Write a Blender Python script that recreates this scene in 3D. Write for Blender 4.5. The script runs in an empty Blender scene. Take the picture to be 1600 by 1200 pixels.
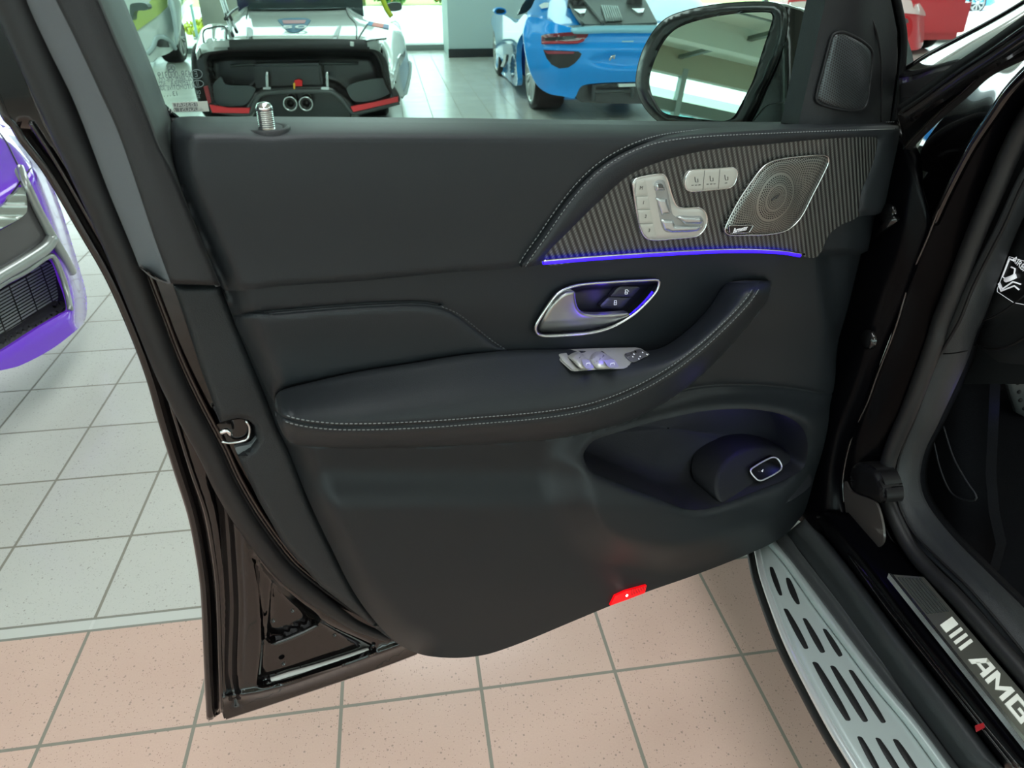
import bpy, bmesh, math, random
import numpy as np
from mathutils import Vector, Matrix
from mathutils.geometry import delaunay_2d_cdt
random.seed(7)
C = bpy.context.scene.collection
SC = bpy.context.scene

# ---------------------------------------------------------------- camera, light, exposure
CAMH = 1.377
PITCH = math.radians(29.78)
FPX = 1153.0
cam = bpy.data.cameras.new('camera'); camo = bpy.data.objects.new('camera', cam); C.objects.link(camo)
camo.location = (0, 0, CAMH); camo.rotation_euler = (math.pi/2-PITCH, 0, 0)
cam.sensor_width = 36; cam.lens = FPX/1600*36; cam.clip_start = 0.05; cam.clip_end = 300
cam.dof.use_dof = True; cam.dof.focus_distance = 1.12; cam.dof.aperture_fstop = 11
SC.camera = camo
SC.view_settings.view_transform = 'Standard'; SC.view_settings.look = 'None'
SC.view_settings.gamma = 1; SC.view_settings.exposure = 0.3
SC.view_settings.use_curve_mapping = False
SC.cycles.max_bounces = 8
SC.cycles.sample_clamp_indirect = 6

world = bpy.data.worlds.new('world'); SC.world = world; world.use_nodes = True
wn = world.node_tree.nodes; wl = world.node_tree.links
bg = wn['Background']; bg.inputs['Color'].default_value = (0.86, 0.95, 1.0, 1); bg.inputs['Strength'].default_value = 4.2

AX = np.array([-.151, .9885, 0.]); BX = np.array([.9885, .151, 0.])   # tile grid axes: along / across
def AB(a, b, z=0.): return a*AX+b*BX+np.array([0, 0, z])

def area(name, loc, size, energy, rot=(0, 0, 0), col=(1, 1, 1)):
    l = bpy.data.lights.new(name, 'AREA'); l.shape = 'RECTANGLE'; l.size = size[0]; l.size_y = size[1]
    l.energy = energy; l.color = col
    o = bpy.data.objects.new(name, l); C.objects.link(o); o.location = loc; o.rotation_euler = rot
    return o
YAW = math.radians(8.7)
CEIL = 3.6
for a_ in (-4.5, 0.5, 5.5, 10.5):
    for b_ in (-6.0, 0.2, 6.4):
        area('ceiling_fill', AB(a_, b_, CEIL-.3), (1.2, 3.2), 52, (0, 0, YAW), (.93, .985, 1))  # added fill light under the ceiling, no visible fittings

# ---------------------------------------------------------------- projection frames
CAM = np.array([0., 0., CAMH]); cp, sp = math.cos(PITCH), math.sin(PITCH)
def rays(uv):
    uv = np.atleast_2d(np.asarray(uv, float)); x = (uv[:, 0]-800)/FPX; y = (600-uv[:, 1])/FPX
    return np.stack([x, cp+y*sp, -sp+y*cp], 1)
class Frame:
    """a real plane in the room; P() finds where a line of sight meets it, d metres in front of it"""
    def __init__(s, O, n):
        s.O = np.array(O, float); s.n = np.array(n, float)/np.linalg.norm(n)
        if abs(s.n[2]) > .9: s.X = BX.copy(); s.Y = np.cross(s.n, s.X)
        else:
            s.X = np.cross([0, 0, 1.], s.n); s.X /= np.linalg.norm(s.X); s.Y = np.cross(s.n, s.X)
    def P(s, uv, d=0.):
        r = rays(uv); t = (d - (CAM-s.O)@s.n)/(r@s.n)
        return CAM + r*t[:, None] if np.ndim(t) else CAM+r*t
    def M(s, uv, d, rot=0.):
        p = s.P([uv], d)[0]; m = Matrix((tuple(s.X)+(0,), tuple(s.Y)+(0,), tuple(s.n)+(0,), (0, 0, 0, 1))).transposed()
        m = Matrix(((s.X[0], s.Y[0], s.n[0], p[0]), (s.X[1], s.Y[1], s.n[1], p[1]), (s.X[2], s.Y[2], s.n[2], p[2]), (0, 0, 0, 1)))
        return m @ Matrix.Rotation(rot, 4, 'Z')
DN = np.array([.4604, -.8877, 0.])
DOOR = Frame((-.413, .667, 0), DN)
def ZF(z): return Frame((0, 0, z), (0, 0, 1))
def BF(b): return Frame(AB(0, b), -BX)          # plane along the car side
def AF(a): return Frame(AB(a, 0), -AX)          # plane across
# ---------------------------------------------------------------- curve helpers
def cat(p, closed=False, n=8):
    p = np.asarray(p, float); m = len(p)
    if m < 3: 
        t = np.linspace(0, 1, n+1)[:, None]; return p[0]*(1-t)+p[1]*t
    out = []
    rng = range(m) if closed else range(m-1)
    for i in rng:
        if closed: a, b, c, d = p[(i-1) % m], p[i], p[(i+1) % m], p[(i+2) % m]
        else: a, b, c, d = p[max(i-1, 0)], p[i], p[i+1], p[min(i+2, m-1)]
        # centripetal-like damping: chord limited tangents
        l1 = np.linalg.norm(b-a)+1e-9; l2 = np.linalg.norm(c-b)+1e-9; l3 = np.linalg.norm(d-c)+1e-9
        m1 = (c-a)/(l1+l2)*l2 if l1 > 1e-6 else (c-b); m2 = (d-b)/(l2+l3)*l2 if l3 > 1e-6 else (c-b)
        for k in range(n):
            t = k/n; out.append((2*t**3-3*t*t+1)*b+(t**3-2*t*t+t)*m1+(-2*t**3+3*t*t)*c+(t**3-t*t)*m2)
    if not closed: out.append(p[-1])
    return np.array(out)
def resample(p, n=None, step=None, closed=False):
    p = np.asarray(p, float)
    if closed: p = np.vstack([p, p[:1]])
    L = np.concatenate([[0], np.cumsum(np.linalg.norm(np.diff(p, axis=0), axis=1))])
    if n is None: n = max(4, int(round(L[-1]/step))+1)
    t = np.linspace(0, L[-1], n+1)[:-1] if closed else np.linspace(0, L[-1], n)
    return np.stack([np.interp(t, L, p[:, k]) for k in range(p.shape[1])], 1)
def sdist(q, poly, closed=False):
    q = np.asarray(q, float); poly = np.asarray(poly, float)
    if closed: poly = np.vstack([poly, poly[:1]])
    best = np.full(len(q), 1e18)
    for a, b in zip(poly[:-1], poly[1:]):
        d = b-a; L = d@d+1e-12; t = np.clip(((q-a)@d)/L, 0, 1); r = q-a-t[:, None]*d
        best = np.minimum(best, (r*r).sum(1))
    return np.sqrt(best)
def inside(q, poly):
    q = np.asarray(q, float); poly = np.asarray(poly, float); r = np.zeros(len(q), bool); j = len(poly)-1
    for i in range(len(poly)):
        a, b = poly[i], poly[j]; j = i
        c = ((a[1] > q[:, 1]) != (b[1] > q[:, 1])) & (q[:, 0] < (b[0]-a[0])*(q[:, 1]-a[1])/(b[1]-a[1]+1e-12)+a[0])
        r ^= c
    return r
def sm(x, a=0., b=1.):
    t = np.clip((x-a)/(b-a), 0, 1); return t*t*(3-2*t)
def roll(dist, w, h):
    t = 1-np.clip(dist/(w*1.3), 0, 1); return -h*t*t
def densify(poly, step):
    poly = np.asarray(poly, float); out = []
    for i in range(len(poly)):
        a, b = poly[i], poly[(i+1) % len(poly)]; n = max(1, int(round(np.linalg.norm(b-a)/step)))
        for k in range(n): out.append(a+(b-a)*k/n)
    return np.array(out)
# ---------------------------------------------------------------- materials
def lin(c): return tuple(((x/255)/12.92 if x/255 <= .04045 else ((x/255+.055)/1.055)**2.4) for x in c[:3])+(1,)
MATS = {}
def mat(name, c=(128, 128, 128), rough=.5, metal=0., coat=0., bump=0., bscale=600., emit=None, es=1., spec=.5, trans=0., alpha=1.):
    if name in MATS: return MATS[name]
    m = bpy.data.materials.new(name); m.use_nodes = True; MATS[name] = m
    nt = m.node_tree; b = nt.nodes['Principled BSDF']
    b.inputs['Base Color'].default_value = lin(c); b.inputs['Roughness'].default_value = rough
    b.inputs['Metallic'].default_value = metal; b.inputs['Coat Weight'].default_value = coat
    b.inputs['Coat Roughness'].default_value = .03; b.inputs['Specular IOR Level'].default_value = spec
    b.inputs['Transmission Weight'].default_value = trans
    if emit: b.inputs['Emission Color'].default_value = lin(emit); b.inputs['Emission Strength'].default_value = es
    if bump:
        tc = nt.nodes.new('ShaderNodeTexCoord'); nz = nt.nodes.new('ShaderNodeTexNoise'); bp = nt.nodes.new('ShaderNodeBump')
        nz.inputs['Scale'].default_value = bscale; nz.inputs['Detail'].default_value = 3
        bp.inputs['Strength'].default_value = bump; bp.inputs['Distance'].default_value = .001
        nt.links.new(tc.outputs['Object'], nz.inputs['Vector']); nt.links.new(nz.outputs['Fac'], bp.inputs['Height'])
        nt.links.new(bp.outputs['Normal'], b.inputs['Normal'])
    return m
class NT:
    def __init__(s, name, **k): s.m = mat(name, **k); s.nt = s.m.node_tree; s.b = s.nt.nodes['Principled BSDF']
    def node(s, t, **k):
        n = s.nt.nodes.new(t)
        for a, v in k.items(): setattr(n, a, v)
        return n
    def link(s, a, b): s.nt.links.new(a, b)
    def math(s, op, a, b=None, c=None):
        n = s.nt.nodes.new('ShaderNodeMath'); n.operation = op
        for i, x in enumerate((a, b, c)):
            if x is None: continue
            if isinstance(x, (int, float)): n.inputs[i].default_value = x
            else: s.link(x, n.inputs[i])
        return n.outputs[0]
    def mix(s, f, a, b):
        n = s.nt.nodes.new('ShaderNodeMix'); n.data_type = 'RGBA'
        if isinstance(f, (int, float)): n.inputs[0].default_value = f
        else: s.link(f, n.inputs[0])
        for i, x in ((6, a), (7, b)):
            if isinstance(x, tuple): n.inputs[i].default_value = x
            else: s.link(x, n.inputs[i])
        return n.outputs[2]
def m_floor():
    t = NT('floor_tiles', c=(200, 200, 195), rough=.28)
    g = t.node('ShaderNodeNewGeometry'); sx = t.node('ShaderNodeSeparateXYZ'); t.link(g.outputs['Position'], sx.inputs[0])
    X, Y = sx.outputs[0], sx.outputs[1]
    T = .30004; c0, r0 = 2.6821, -3.5512
    bb = t.math('ADD', t.math('MULTIPLY', X, .98849), t.math('MULTIPLY', Y, .15127))
    aa = t.math('ADD', t.math('MULTIPLY', X, -.15127), t.math('MULTIPLY', Y, .98849))
    col = t.math('ADD', t.math('DIVIDE', bb, T), c0); row = t.math('ADD', t.math('DIVIDE', aa, T), r0)
    grey = t.math('GREATER_THAN', row, 1.075)
    rowg = t.math('SUBTRACT', row, t.math('MULTIPLY', grey, 1.1265))
    def line(x):
        f = t.math('SUBTRACT', t.math('FRACT', t.math('ADD', x, .5)), .5)
        return t.math('LESS_THAN', t.math('ABSOLUTE', f), .0125)
    gr = t.math('MAXIMUM', line(col), line(rowg))
    strip = t.math('MULTIPLY', t.math('GREATER_THAN', row, 1.0125), t.math('LESS_THAN', row, 1.114))
    ins = t.math('MULTIPLY', t.math('GREATER_THAN', row, .99), t.math('LESS_THAN', row, 1.13))
    tc = g.outputs['Position']
    def noise(sc, det=2):
        n = t.node('ShaderNodeTexNoise'); n.inputs['Scale'].default_value = sc; n.inputs['Detail'].default_value = det; t.link(tc, n.inputs['Vector']); return n.outputs['Fac']
    def vor(sc, lo):
        n = t.node('ShaderNodeTexVoronoi'); n.inputs['Scale'].default_value = sc; t.link(tc, n.inputs['Vector'])
        w = t.node('ShaderNodeSeparateColor'); t.link(n.outputs['Color'], w.inputs[0])
        return t.math('MULTIPLY', t.math('LESS_THAN', n.outputs['Distance'], .26), t.math('GREATER_THAN', w.outputs[0], lo))
    wn_ = t.node('ShaderNodeTexWhiteNoise'); cmb = t.node('ShaderNodeCombineXYZ')
    t.link(t.math('FLOOR', col), cmb.inputs[0]); t.link(t.math('FLOOR', rowg), cmb.inputs[1]); t.link(cmb.outputs[0], wn_.inputs['Vector'])
    pink = t.mix(noise(5, 3), lin((216, 182, 167)), lin((228, 198, 183)))
    grc = t.mix(noise(5, 3), lin((216, 216, 208)), lin((206, 207, 201)))
    base = t.mix(grey, pink, grc)
    base = t.mix(t.math('MULTIPLY', wn_.outputs['Value'], .12), base, lin((150, 140, 132)))
    base = t.mix(t.math('MULTIPLY', noise(260, 1), .35), base, t.mix(grey, lin((196, 160, 148)), lin((186, 186, 180))))
    base = t.mix(t.math('MULTIPLY', vor(230, .72), .55), base, t.mix(grey, lin((150, 112, 104)), lin((140, 138, 132))))
    base = t.mix(t.math('MULTIPLY', vor(120, .9), .5), base, lin((112, 100, 94)))
    base = t.mix(t.math('MULTIPLY', gr, t.math('SUBTRACT', 1, ins)), base, lin((140, 136, 124)))
    base = t.mix(ins, base, lin((138, 138, 128)))
    base = t.mix(strip, base, lin((206, 208, 202)))
    t.link(base, t.b.inputs['Base Color'])
    bp = t.node('ShaderNodeBump'); bp.inputs['Strength'].default_value = .6; bp.inputs['Distance'].default_value = .002
    t.link(t.math('SUBTRACT', 1, t.math('MAXIMUM', gr, 0)), bp.inputs['Height']); t.link(bp.outputs['Normal'], t.b.inputs['Normal'])
    rg = t.math('ADD', t.math('MULTIPLY', noise(3, 2), .12), t.math('MULTIPLY', gr, .4)); t.link(t.math('ADD', rg, .16), t.b.inputs['Roughness'])
    return t.m
def m_carbon():
    t = NT('carbon_weave', c=(20, 20, 20), rough=.32, coat=.35)
    uv = t.node('ShaderNodeUVMap'); sx = t.node('ShaderNodeSeparateXYZ'); t.link(uv.outputs[0], sx.inputs[0]); x, y = sx.outputs[0], sx.outputs[1]
    # twill: slanting ribs, each made of short cross facets
    rib = t.math('FRACT', t.math('DIVIDE', t.math('ADD', x, t.math('MULTIPLY', y, .42)), .0078))
    fac = t.math('FRACT', t.math('DIVIDE', t.math('SUBTRACT', t.math('MULTIPLY', x, .9), y), .0042))
    r = t.math('MULTIPLY', t.math('SINE', t.math('MULTIPLY', rib, math.pi)), t.math('ADD', .62, t.math('MULTIPLY', t.math('SINE', t.math('MULTIPLY', fac, math.pi)), .38)))
    t.link(t.mix(t.math('POWER', r, 2.8), lin((8, 9, 9)), lin((100, 102, 98))), t.b.inputs['Base Color'])
    bp = t.node('ShaderNodeBump'); bp.inputs['Strength'].default_value = .25; bp.inputs['Distance'].default_value = .0008; t.link(r, bp.inputs['Height']); t.link(bp.outputs['Normal'], t.b.inputs['Normal'])
    return t.m
def m_grille(name, cx, cz, polar=True, c1=(150, 150, 145), c0=(14, 15, 15), px=.0021, metal=.8):
    t = NT(name, c=c1, rough=.35, metal=metal)
    uv = t.node('ShaderNodeUVMap'); sx = t.node('ShaderNodeSeparateXYZ'); t.link(uv.outputs[0], sx.inputs[0])
    x = t.math('SUBTRACT', sx.outputs[0], cx); y = t.math('SUBTRACT', sx.outputs[1], cz)
    if polar:
        r = t.math('SQRT', t.math('ADD', t.math('MULTIPLY', x, x), t.math('MULTIPLY', y, y)))
        th = t.math('ARCTAN2', y, x)
        f1 = t.math('SUBTRACT', t.math('FRACT', t.math('DIVIDE', r, .0026)), .5)
        n_in = t.math('GREATER_THAN', r, .030)
        nn = t.math('ADD', 44, t.math('MULTIPLY', n_in, 52))
        f2 = t.math('SUBTRACT', t.math('FRACT', t.math('ADD', t.math('MULTIPLY', th, t.math('DIVIDE', nn, 2*math.pi)), t.math('MULTIPLY', t.math('FLOOR', t.math('DIVIDE', r, .0026)), .5))), .5)
        ring = t.math('LESS_THAN', t.math('ABSOLUTE', t.math('SUBTRACT', r, .0300)), .0009)
        ring = t.math('MAXIMUM', ring, t.math('LESS_THAN', t.math('ABSOLUTE', t.math('SUBTRACT', r, .0165)), .0006))
    else:
        f1 = t.math('SUBTRACT', t.math('FRACT', t.math('DIVIDE', x, px)), .5)
        f2 = t.math('SUBTRACT', t.math('FRACT', t.math('ADD', t.math('DIVIDE', y, px), t.math('MULTIPLY', t.math('FLOOR', t.math('DIVIDE', x, px)), .5))), .5)
        ring = 0.0
    dd = t.math('SQRT', t.math('ADD', t.math('MULTIPLY', f1, f1), t.math('MULTIPLY', f2, f2)))
    hole = t.math('LESS_THAN', dd, .37)
    if polar: hole = t.math('MULTIPLY', hole, t.math('SUBTRACT', 1, ring))
    t.link(t.mix(hole, lin(c1), lin(c0)), t.b.inputs['Base Color'])
    t.link(t.math('SUBTRACT', metal, t.math('MULTIPLY', hole, metal)), t.b.inputs['Metallic'])
    bp = t.node('ShaderNodeBump'); bp.inputs['Strength'].default_value = .5; bp.inputs['Distance'].default_value = .0008; bp.invert = True; t.link(hole, bp.inputs['Height']); t.link(bp.outputs['Normal'], t.b.inputs['Normal'])
    return t.m
def m_glass(name, tint=(228, 244, 238), refl=.6):
    m = bpy.data.materials.new(name); m.use_nodes = True; nt = m.node_tree; nt.nodes.remove(nt.nodes['Principled BSDF'])
    tr = nt.nodes.new('ShaderNodeBsdfTransparent'); tr.inputs[0].default_value = lin(tint)
    gl = nt.nodes.new('ShaderNodeBsdfGlossy'); gl.inputs['Roughness'].default_value = .01
    fr = nt.nodes.new('ShaderNodeFresnel'); fr.inputs[0].default_value = 1.45
    ml = nt.nodes.new('ShaderNodeMath'); ml.operation = 'MULTIPLY'; ml.inputs[1].default_value = refl; nt.links.new(fr.outputs[0], ml.inputs[0])
    mx = nt.nodes.new('ShaderNodeMixShader'); nt.links.new(ml.outputs[0], mx.inputs[0]); nt.links.new(tr.outputs[0], mx.inputs[1]); nt.links.new(gl.outputs[0], mx.inputs[2])
    nt.links.new(mx.outputs[0], nt.nodes['Material Output'].inputs[0]); return m
LEATHER = mat('black_leather', (31, 35, 38), .5, bump=.25, bscale=900, spec=.35)
LEATHER2 = mat('black_leather_smooth', (26, 30, 33), .48, bump=.15, bscale=900, spec=.33)
PLAST = mat('black_grained_plastic', (31, 34, 36), .52, bump=.6, bscale=1100, spec=.4)
PLASTD = mat('dark_plastic', (21, 23, 25), .5, bump=.3, bscale=900, spec=.35)
TRIMC = mat('lit_grey_trim', (94, 99, 102), .62, bump=.4, bscale=1200, spec=.4)  # grey trim, lightened for the light its frame face catches
PAINT = mat('black_gloss_paint', (8, 7, 8), .12, coat=.8, spec=.3)
RUBBER = mat('rubber_seal', (25, 25, 26), .5, spec=.4)
RUBD = mat('black_rubber', (14, 14, 15), .55, spec=.3)
BLACKGL = mat('black_gloss_plastic', (12, 12, 13), .15, spec=.6)
CHROME = mat('satin_chrome', (200, 202, 202), .22, metal=1.)
CHROMEB = mat('bright_chrome', (225, 228, 228), .1, metal=1.)
SILV = mat('silver_switch', (190, 190, 184), .38, metal=.55)
SILVB = mat('silver_button', (176, 176, 168), .5, metal=.2)
ICON = mat('icon_grey', (70, 70, 68), .6)
WHITEI = mat('white_icon', (230, 232, 235), .5, emit=(225, 228, 235), es=.35)
THREAD = mat('grey_thread', (120, 124, 124), .7)
BLUEL = mat('blue_light', (40, 20, 255), .5, emit=(36, 10, 255), es=3.0)
CARPET = mat('carpet', (12, 13, 16), .95, bump=.8, bscale=500, spec=.1)
DASH = mat('dash_plastic', (30, 32, 34), .6, bump=.4, bscale=900, spec=.3)
ALU = mat('brushed_aluminium', (182, 194, 192), .36, metal=.3)
ALUB = mat('polished_aluminium', (225, 232, 232), .22, metal=.5)
CARBON = m_carbon()
# ---------------------------------------------------------------- object helpers
def link(name, me, m=None, parent=None, smooth=True):
    if m: me.materials.append(m)
    o = bpy.data.objects.new(name, me); C.objects.link(o)
    if smooth: me.polygons.foreach_set('use_smooth', [True]*len(me.polygons))
    if parent:
        o.parent = parent; o.matrix_parent_inverse = Matrix.Translation(-TOP(parent).location) if not parent.parent else Matrix.Identity(4)
    return o
def TOP(o):
    while o.parent: o = o.parent
    return o
def thing(name, loc, label, cat_, group=None, kind=None):
    o = bpy.data.objects.new(name, None); C.objects.link(o); o.location = Vector([float(x) for x in loc]); o.empty_display_size = .2
    o['label'] = label; o['category'] = cat_
    if group: o['group'] = group
    if kind: o['kind'] = kind
    return o
def tag(o, label=None, cat_=None, group=None, kind=None):
    if label: o['label'] = label
    if cat_: o['category'] = cat_
    if group: o['group'] = group
    if kind: o['kind'] = kind
    return o
def meshobj(name, V, Fc, m, parent=None, smooth=True, uv=None):
    me = bpy.data.meshes.new(name); me.from_pydata([tuple(map(float, v)) for v in V], [], [tuple(int(i) for i in f) for f in Fc]); me.update()
    if uv is not None:
        ul = me.uv_layers.new(name='UVMap'); idx = np.zeros(len(me.loops), int); me.loops.foreach_get('vertex_index', idx)
        ul.data.foreach_set('uv', np.asarray(uv, float)[idx].astype(np.float32).ravel())
    return link(name, me, m, parent, smooth)
def relief(name, outline, frame, dfn, m, parent=None, step=8, th=.01, curve=True, grid=True, feats=(), hole=None):
    """a panel with real relief: outline lies on the frame plane, dfn gives its bulge in metres"""
    o = cat(outline, True, 6) if curve else np.asarray(outline, float)
    o = resample(o, step=step*.6, closed=True) if curve else densify(o, step*.6)
    pts = o
    if grid:
        x0, y0 = o.min(0); x1, y1 = o.max(0)
        gx, gy = np.meshgrid(np.arange(x0, x1, step), np.arange(y0, y1, step*.87)); gx = gx+((np.arange(gx.shape[0]) % 2)*step*.5)[:, None]
        g = np.stack([gx.ravel(), gy.ravel()], 1); g = g[inside(g, o)]
        if len(g): g = g[sdist(g, o, True) > step*.35]
        ex = []
        for (fp, offl, st_, cl_) in feats:      # extra rows of points that follow a crease or a wall
            q0 = np.asarray(fp, float)
            if cl_: q0 = np.vstack([q0, q0[:1]])
            for of in offl:
                t = np.gradient(q0, axis=0); t /= np.linalg.norm(t, axis=1)[:, None]+1e-9
                e = resample(q0+np.stack([-t[:, 1], t[:, 0]], 1)*of, step=st_)[:-1]
                e = e[inside(e, o)]; 
                if len(e): e = e[sdist(e, o, True) > 1.2]
                for p_ in ex:
                    if len(e) and len(p_): e = e[sdist(e, p_) > min(1.4, st_*.5)]
                if len(e): ex.append(e)
            if len(g): g = g[sdist(g, q0) > max(abs(x) for x in offl)+step*.4]
        allp = [o]+([g] if len(g) else [])+ex
        pts = np.vstack(allp)
    n = len(o)
    r = delaunay_2d_cdt([Vector((float(a), float(b))) for a, b in pts], [], [list(range(n))], 1, 1e-4)
    uvp = np.array([tuple(v) for v in r[0]]); faces = r[2]
    if hole is not None:
        for hl in (hole if isinstance(hole, list) else [hole]):
            cen = np.array([uvp[list(f)].mean(0) for f in faces]); ih = inside(cen, hl); faces = [f for f, k in zip(faces, ih) if not k]
    d = dfn(uvp) if callable(dfn) else np.full(len(uvp), float(dfn))
    W = frame.P(uvp, d)
    Fc = []
    for f in faces:
        a, b, c = W[f[0]], W[f[1]], W[f[2]]
        Fc.append(tuple(f) if np.cross(b-a, c-a)@frame.n > 0 else tuple(reversed(f)))
    # skirt
    cnt = {}
    for f in Fc:
        for i in range(len(f)):
            e = (f[i], f[(i+1) % len(f)]); cnt[e] = cnt.get(e, 0)+1
    bd = [e for e in cnt if (e[1], e[0]) not in cnt]
    V = list(W); N = len(V); mp = {}
    for e in bd:
        for i in e:
            if i not in mp: mp[i] = len(V); V.append(W[i]); V.append(W[i]-frame.n*th)
    for a, b in bd: Fc.append((a if False else mp[b], mp[a], mp[a]+1, mp[b]+1))
    V = np.array(V); uv = np.stack([(V-frame.O)@frame.X, (V-frame.O)@frame.Y], 1)
    return meshobj(name, V, Fc, m, parent, True, uv)
def plate(name, poly, frame, d, m, parent=None, th=.003, bev=0., curve=False, step=6):
    fn = (lambda q, dd=d: (dd(q) if callable(dd) else dd)+(roll(sdist(q, PO, True), bev[0], bev[1]) if bev else 0.)*np.ones(len(q)))
    PO = cat(poly, True, 6) if curve else np.asarray(poly, float)
    return relief(name, poly, frame, fn, m, parent, step=step, th=th, curve=curve, grid=bool(bev) or callable(d))
def strip(name, curves, m, parent=None, nu=48, nv=4, thick=None):
    """skin lofted over 3D curves"""
    R = [resample(cat(c, False, 6), nu) for c in curves]; R = np.array(R)
    if len(R) > 2 and nv > 1:
        R = np.array([cat(R[:, i], False, nv) for i in range(nu)]).transpose(1, 0, 2)
    V = R.reshape(-1, 3); k = len(R); Fc = []
    for i in range(k-1):
        for j in range(nu-1): Fc.append((i*nu+j, i*nu+j+1, (i+1)*nu+j+1, (i+1)*nu+j))
    a, b, c = V[Fc[0][0]], V[Fc[0][1]], V[Fc[0][2]]
    mid = V[len(V)//2]; f = Fc[len(Fc)//2]; nrm = np.cross(V[f[1]]-V[f[0]], V[f[2]]-V[f[0]])
    if nrm@(CAM-mid) < 0: Fc = [tuple(reversed(f)) for f in Fc]
    o = meshobj(name, V, Fc, m, parent)
    if thick:
        s = o.modifiers.new('solid', 'SOLIDIFY'); s.thickness = thick; s.offset = -1
    return o
def tube(name, pts, r, m, parent=None, closed=False, n=8, sq=1.):
    p = np.asarray(pts, float); N = len(p); r = np.broadcast_to(np.asarray(r, float), (N,))
    if closed: T = np.roll(p, -1, 0)-np.roll(p, 1, 0)
    else: T = np.gradient(p, axis=0)
    T /= np.linalg.norm(T, axis=1)[:, None]+1e-12
    ref = np.array([0, 0, 1.]) if abs(T[0][2]) < .9 else np.array([1., 0, 0]); u = np.cross(T[0], ref); u /= np.linalg.norm(u)
    V = []; Fc = []
    for i in range(N):
        u = u-T[i]*(u@T[i]); u /= np.linalg.norm(u)+1e-12; w = np.cross(T[i], u)
        for k in range(n):
            a = 2*math.pi*k/n; V.append(p[i]+r[i]*(math.cos(a)*u+math.sin(a)*w*sq))
    for i in range(N if closed else N-1):
        j = (i+1) % N
        for k in range(n): Fc.append((i*n+k, i*n+(k+1) % n, j*n+(k+1) % n, j*n+k))
    if not closed: Fc += [tuple(range(n))[::-1], tuple((N-1)*n+k for k in range(n))]
    return meshobj(name, V, Fc, m, parent)
def ptube(name, px, frame, d, r, m, parent=None, closed=False, step=5, curve=True, n=8):
    q = cat(px, closed, 6) if curve else (densify(px, step) if closed else np.asarray(px, float))
    q = resample(q, step=step, closed=closed)
    dd = d(q) if callable(d) else d
    return tube(name, frame.P(q, dd), r, m, parent, closed, n)
def stitches(name, px, frame, d, m, parent=None, L=.0034, gap=.0016, r=.0005, P3=None):
    if P3 is None: q = resample(cat(px, False, 8), step=1.0); dd = d(q) if callable(d) else d; P3 = frame.P(q, dd)
    s = np.concatenate([[0], np.cumsum(np.linalg.norm(np.diff(P3, axis=0), axis=1))]); V = []; Fc = []; x = 0.
    def at(t): return np.array([np.interp(t, s, P3[:, k]) for k in range(3)])
    while x+L < s[-1]:
        a, b = at(x), at(x+L); x += L+gap; t = (b-a)/np.linalg.norm(b-a); u = np.cross(t, frame.n); u /= np.linalg.norm(u); w = np.cross(t, u)
        k0 = len(V)
        for c, rr in ((a, .4), (a+t*L*.2, 1.), (b-t*L*.2, 1.), (b, .4)):
            for k in range(4): V.append(c+r*rr*(u*math.cos(k*math.pi/2)*1.3+w*math.sin(k*math.pi/2)))
        for i in range(3):
            for k in range(4): Fc.append((k0+i*4+k, k0+i*4+(k+1) % 4, k0+i*4+4+(k+1) % 4, k0+i*4+4+k))
        Fc += [(k0, k0+3, k0+2, k0+1), (k0+12, k0+13, k0+14, k0+15)]
    return meshobj(name, V, Fc, m, parent)
def text(name, body, size, M, m, parent=None, ext=.0003, shear=0., sx=1., mirror=False, align='CENTER'):
    cu = bpy.data.curves.new(name, 'FONT'); cu.body = body; cu.size = size; cu.extrude = ext; cu.shear = shear; cu.align_x = align; cu.align_y = 'CENTER'
    cu.materials.append(m); o = bpy.data.objects.new(name, cu); C.objects.link(o)
    MM = M @ Matrix.Diagonal((-sx if mirror else sx, 1, 1, 1))
    dg = bpy.context.evaluated_depsgraph_get(); me = bpy.data.meshes.new_from_object(o, depsgraph=dg); bpy.data.objects.remove(o); bpy.data.curves.remove(cu)
    o = bpy.data.objects.new(name, me); C.objects.link(o)
    if parent:
        o.parent = parent; top = TOP(parent).location; o.matrix_parent_inverse = Matrix.Identity(4)
        o.matrix_basis = (Matrix.Translation(-top) @ MM) if not parent.parent else MM
    else: o.matrix_basis = MM
    return o
def box(name, a0, a1, b0, b1, z0, z1, m, parent=None, bev=0.):
    """box on the tile grid axes"""
    V = [AB(a, b, z) for z in (z0, z1) for a in (a0, a1) for b in (b0, b1)]
    Fc = [(0, 2, 3, 1), (4, 5, 7, 6), (0, 1, 5, 4), (2, 6, 7, 3), (0, 4, 6, 2), (1, 3, 7, 5)]
    o = meshobj(name, V, Fc, m, parent, smooth=False)
    bm = bmesh.new(); bm.from_mesh(o.data); bmesh.ops.recalc_face_normals(bm, faces=bm.faces)
    if bev: bmesh.ops.bevel(bm, geom=bm.edges[:], offset=bev, segments=2, affect='EDGES')
    bm.to_mesh(o.data); bm.free(); return o
def lathe_bm(V, Fc, prof, center, axis, up, n=40):
    ax = np.array(axis, float); ax /= np.linalg.norm(ax); u = np.array(up, float); u -= ax*(u@ax); u /= np.linalg.norm(u); w = np.cross(ax, u); k0 = len(V)
    for (h, r) in prof:
        for k in range(n):
            a = 2*math.pi*k/n; V.append(np.array(center)+ax*h+r*(math.cos(a)*u+math.sin(a)*w))
    for i in range(len(prof)-1):
        for k in range(n): Fc.append((k0+i*n+k, k0+i*n+(k+1) % n, k0+(i+1)*n+(k+1) % n, k0+(i+1)*n+k))
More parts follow.
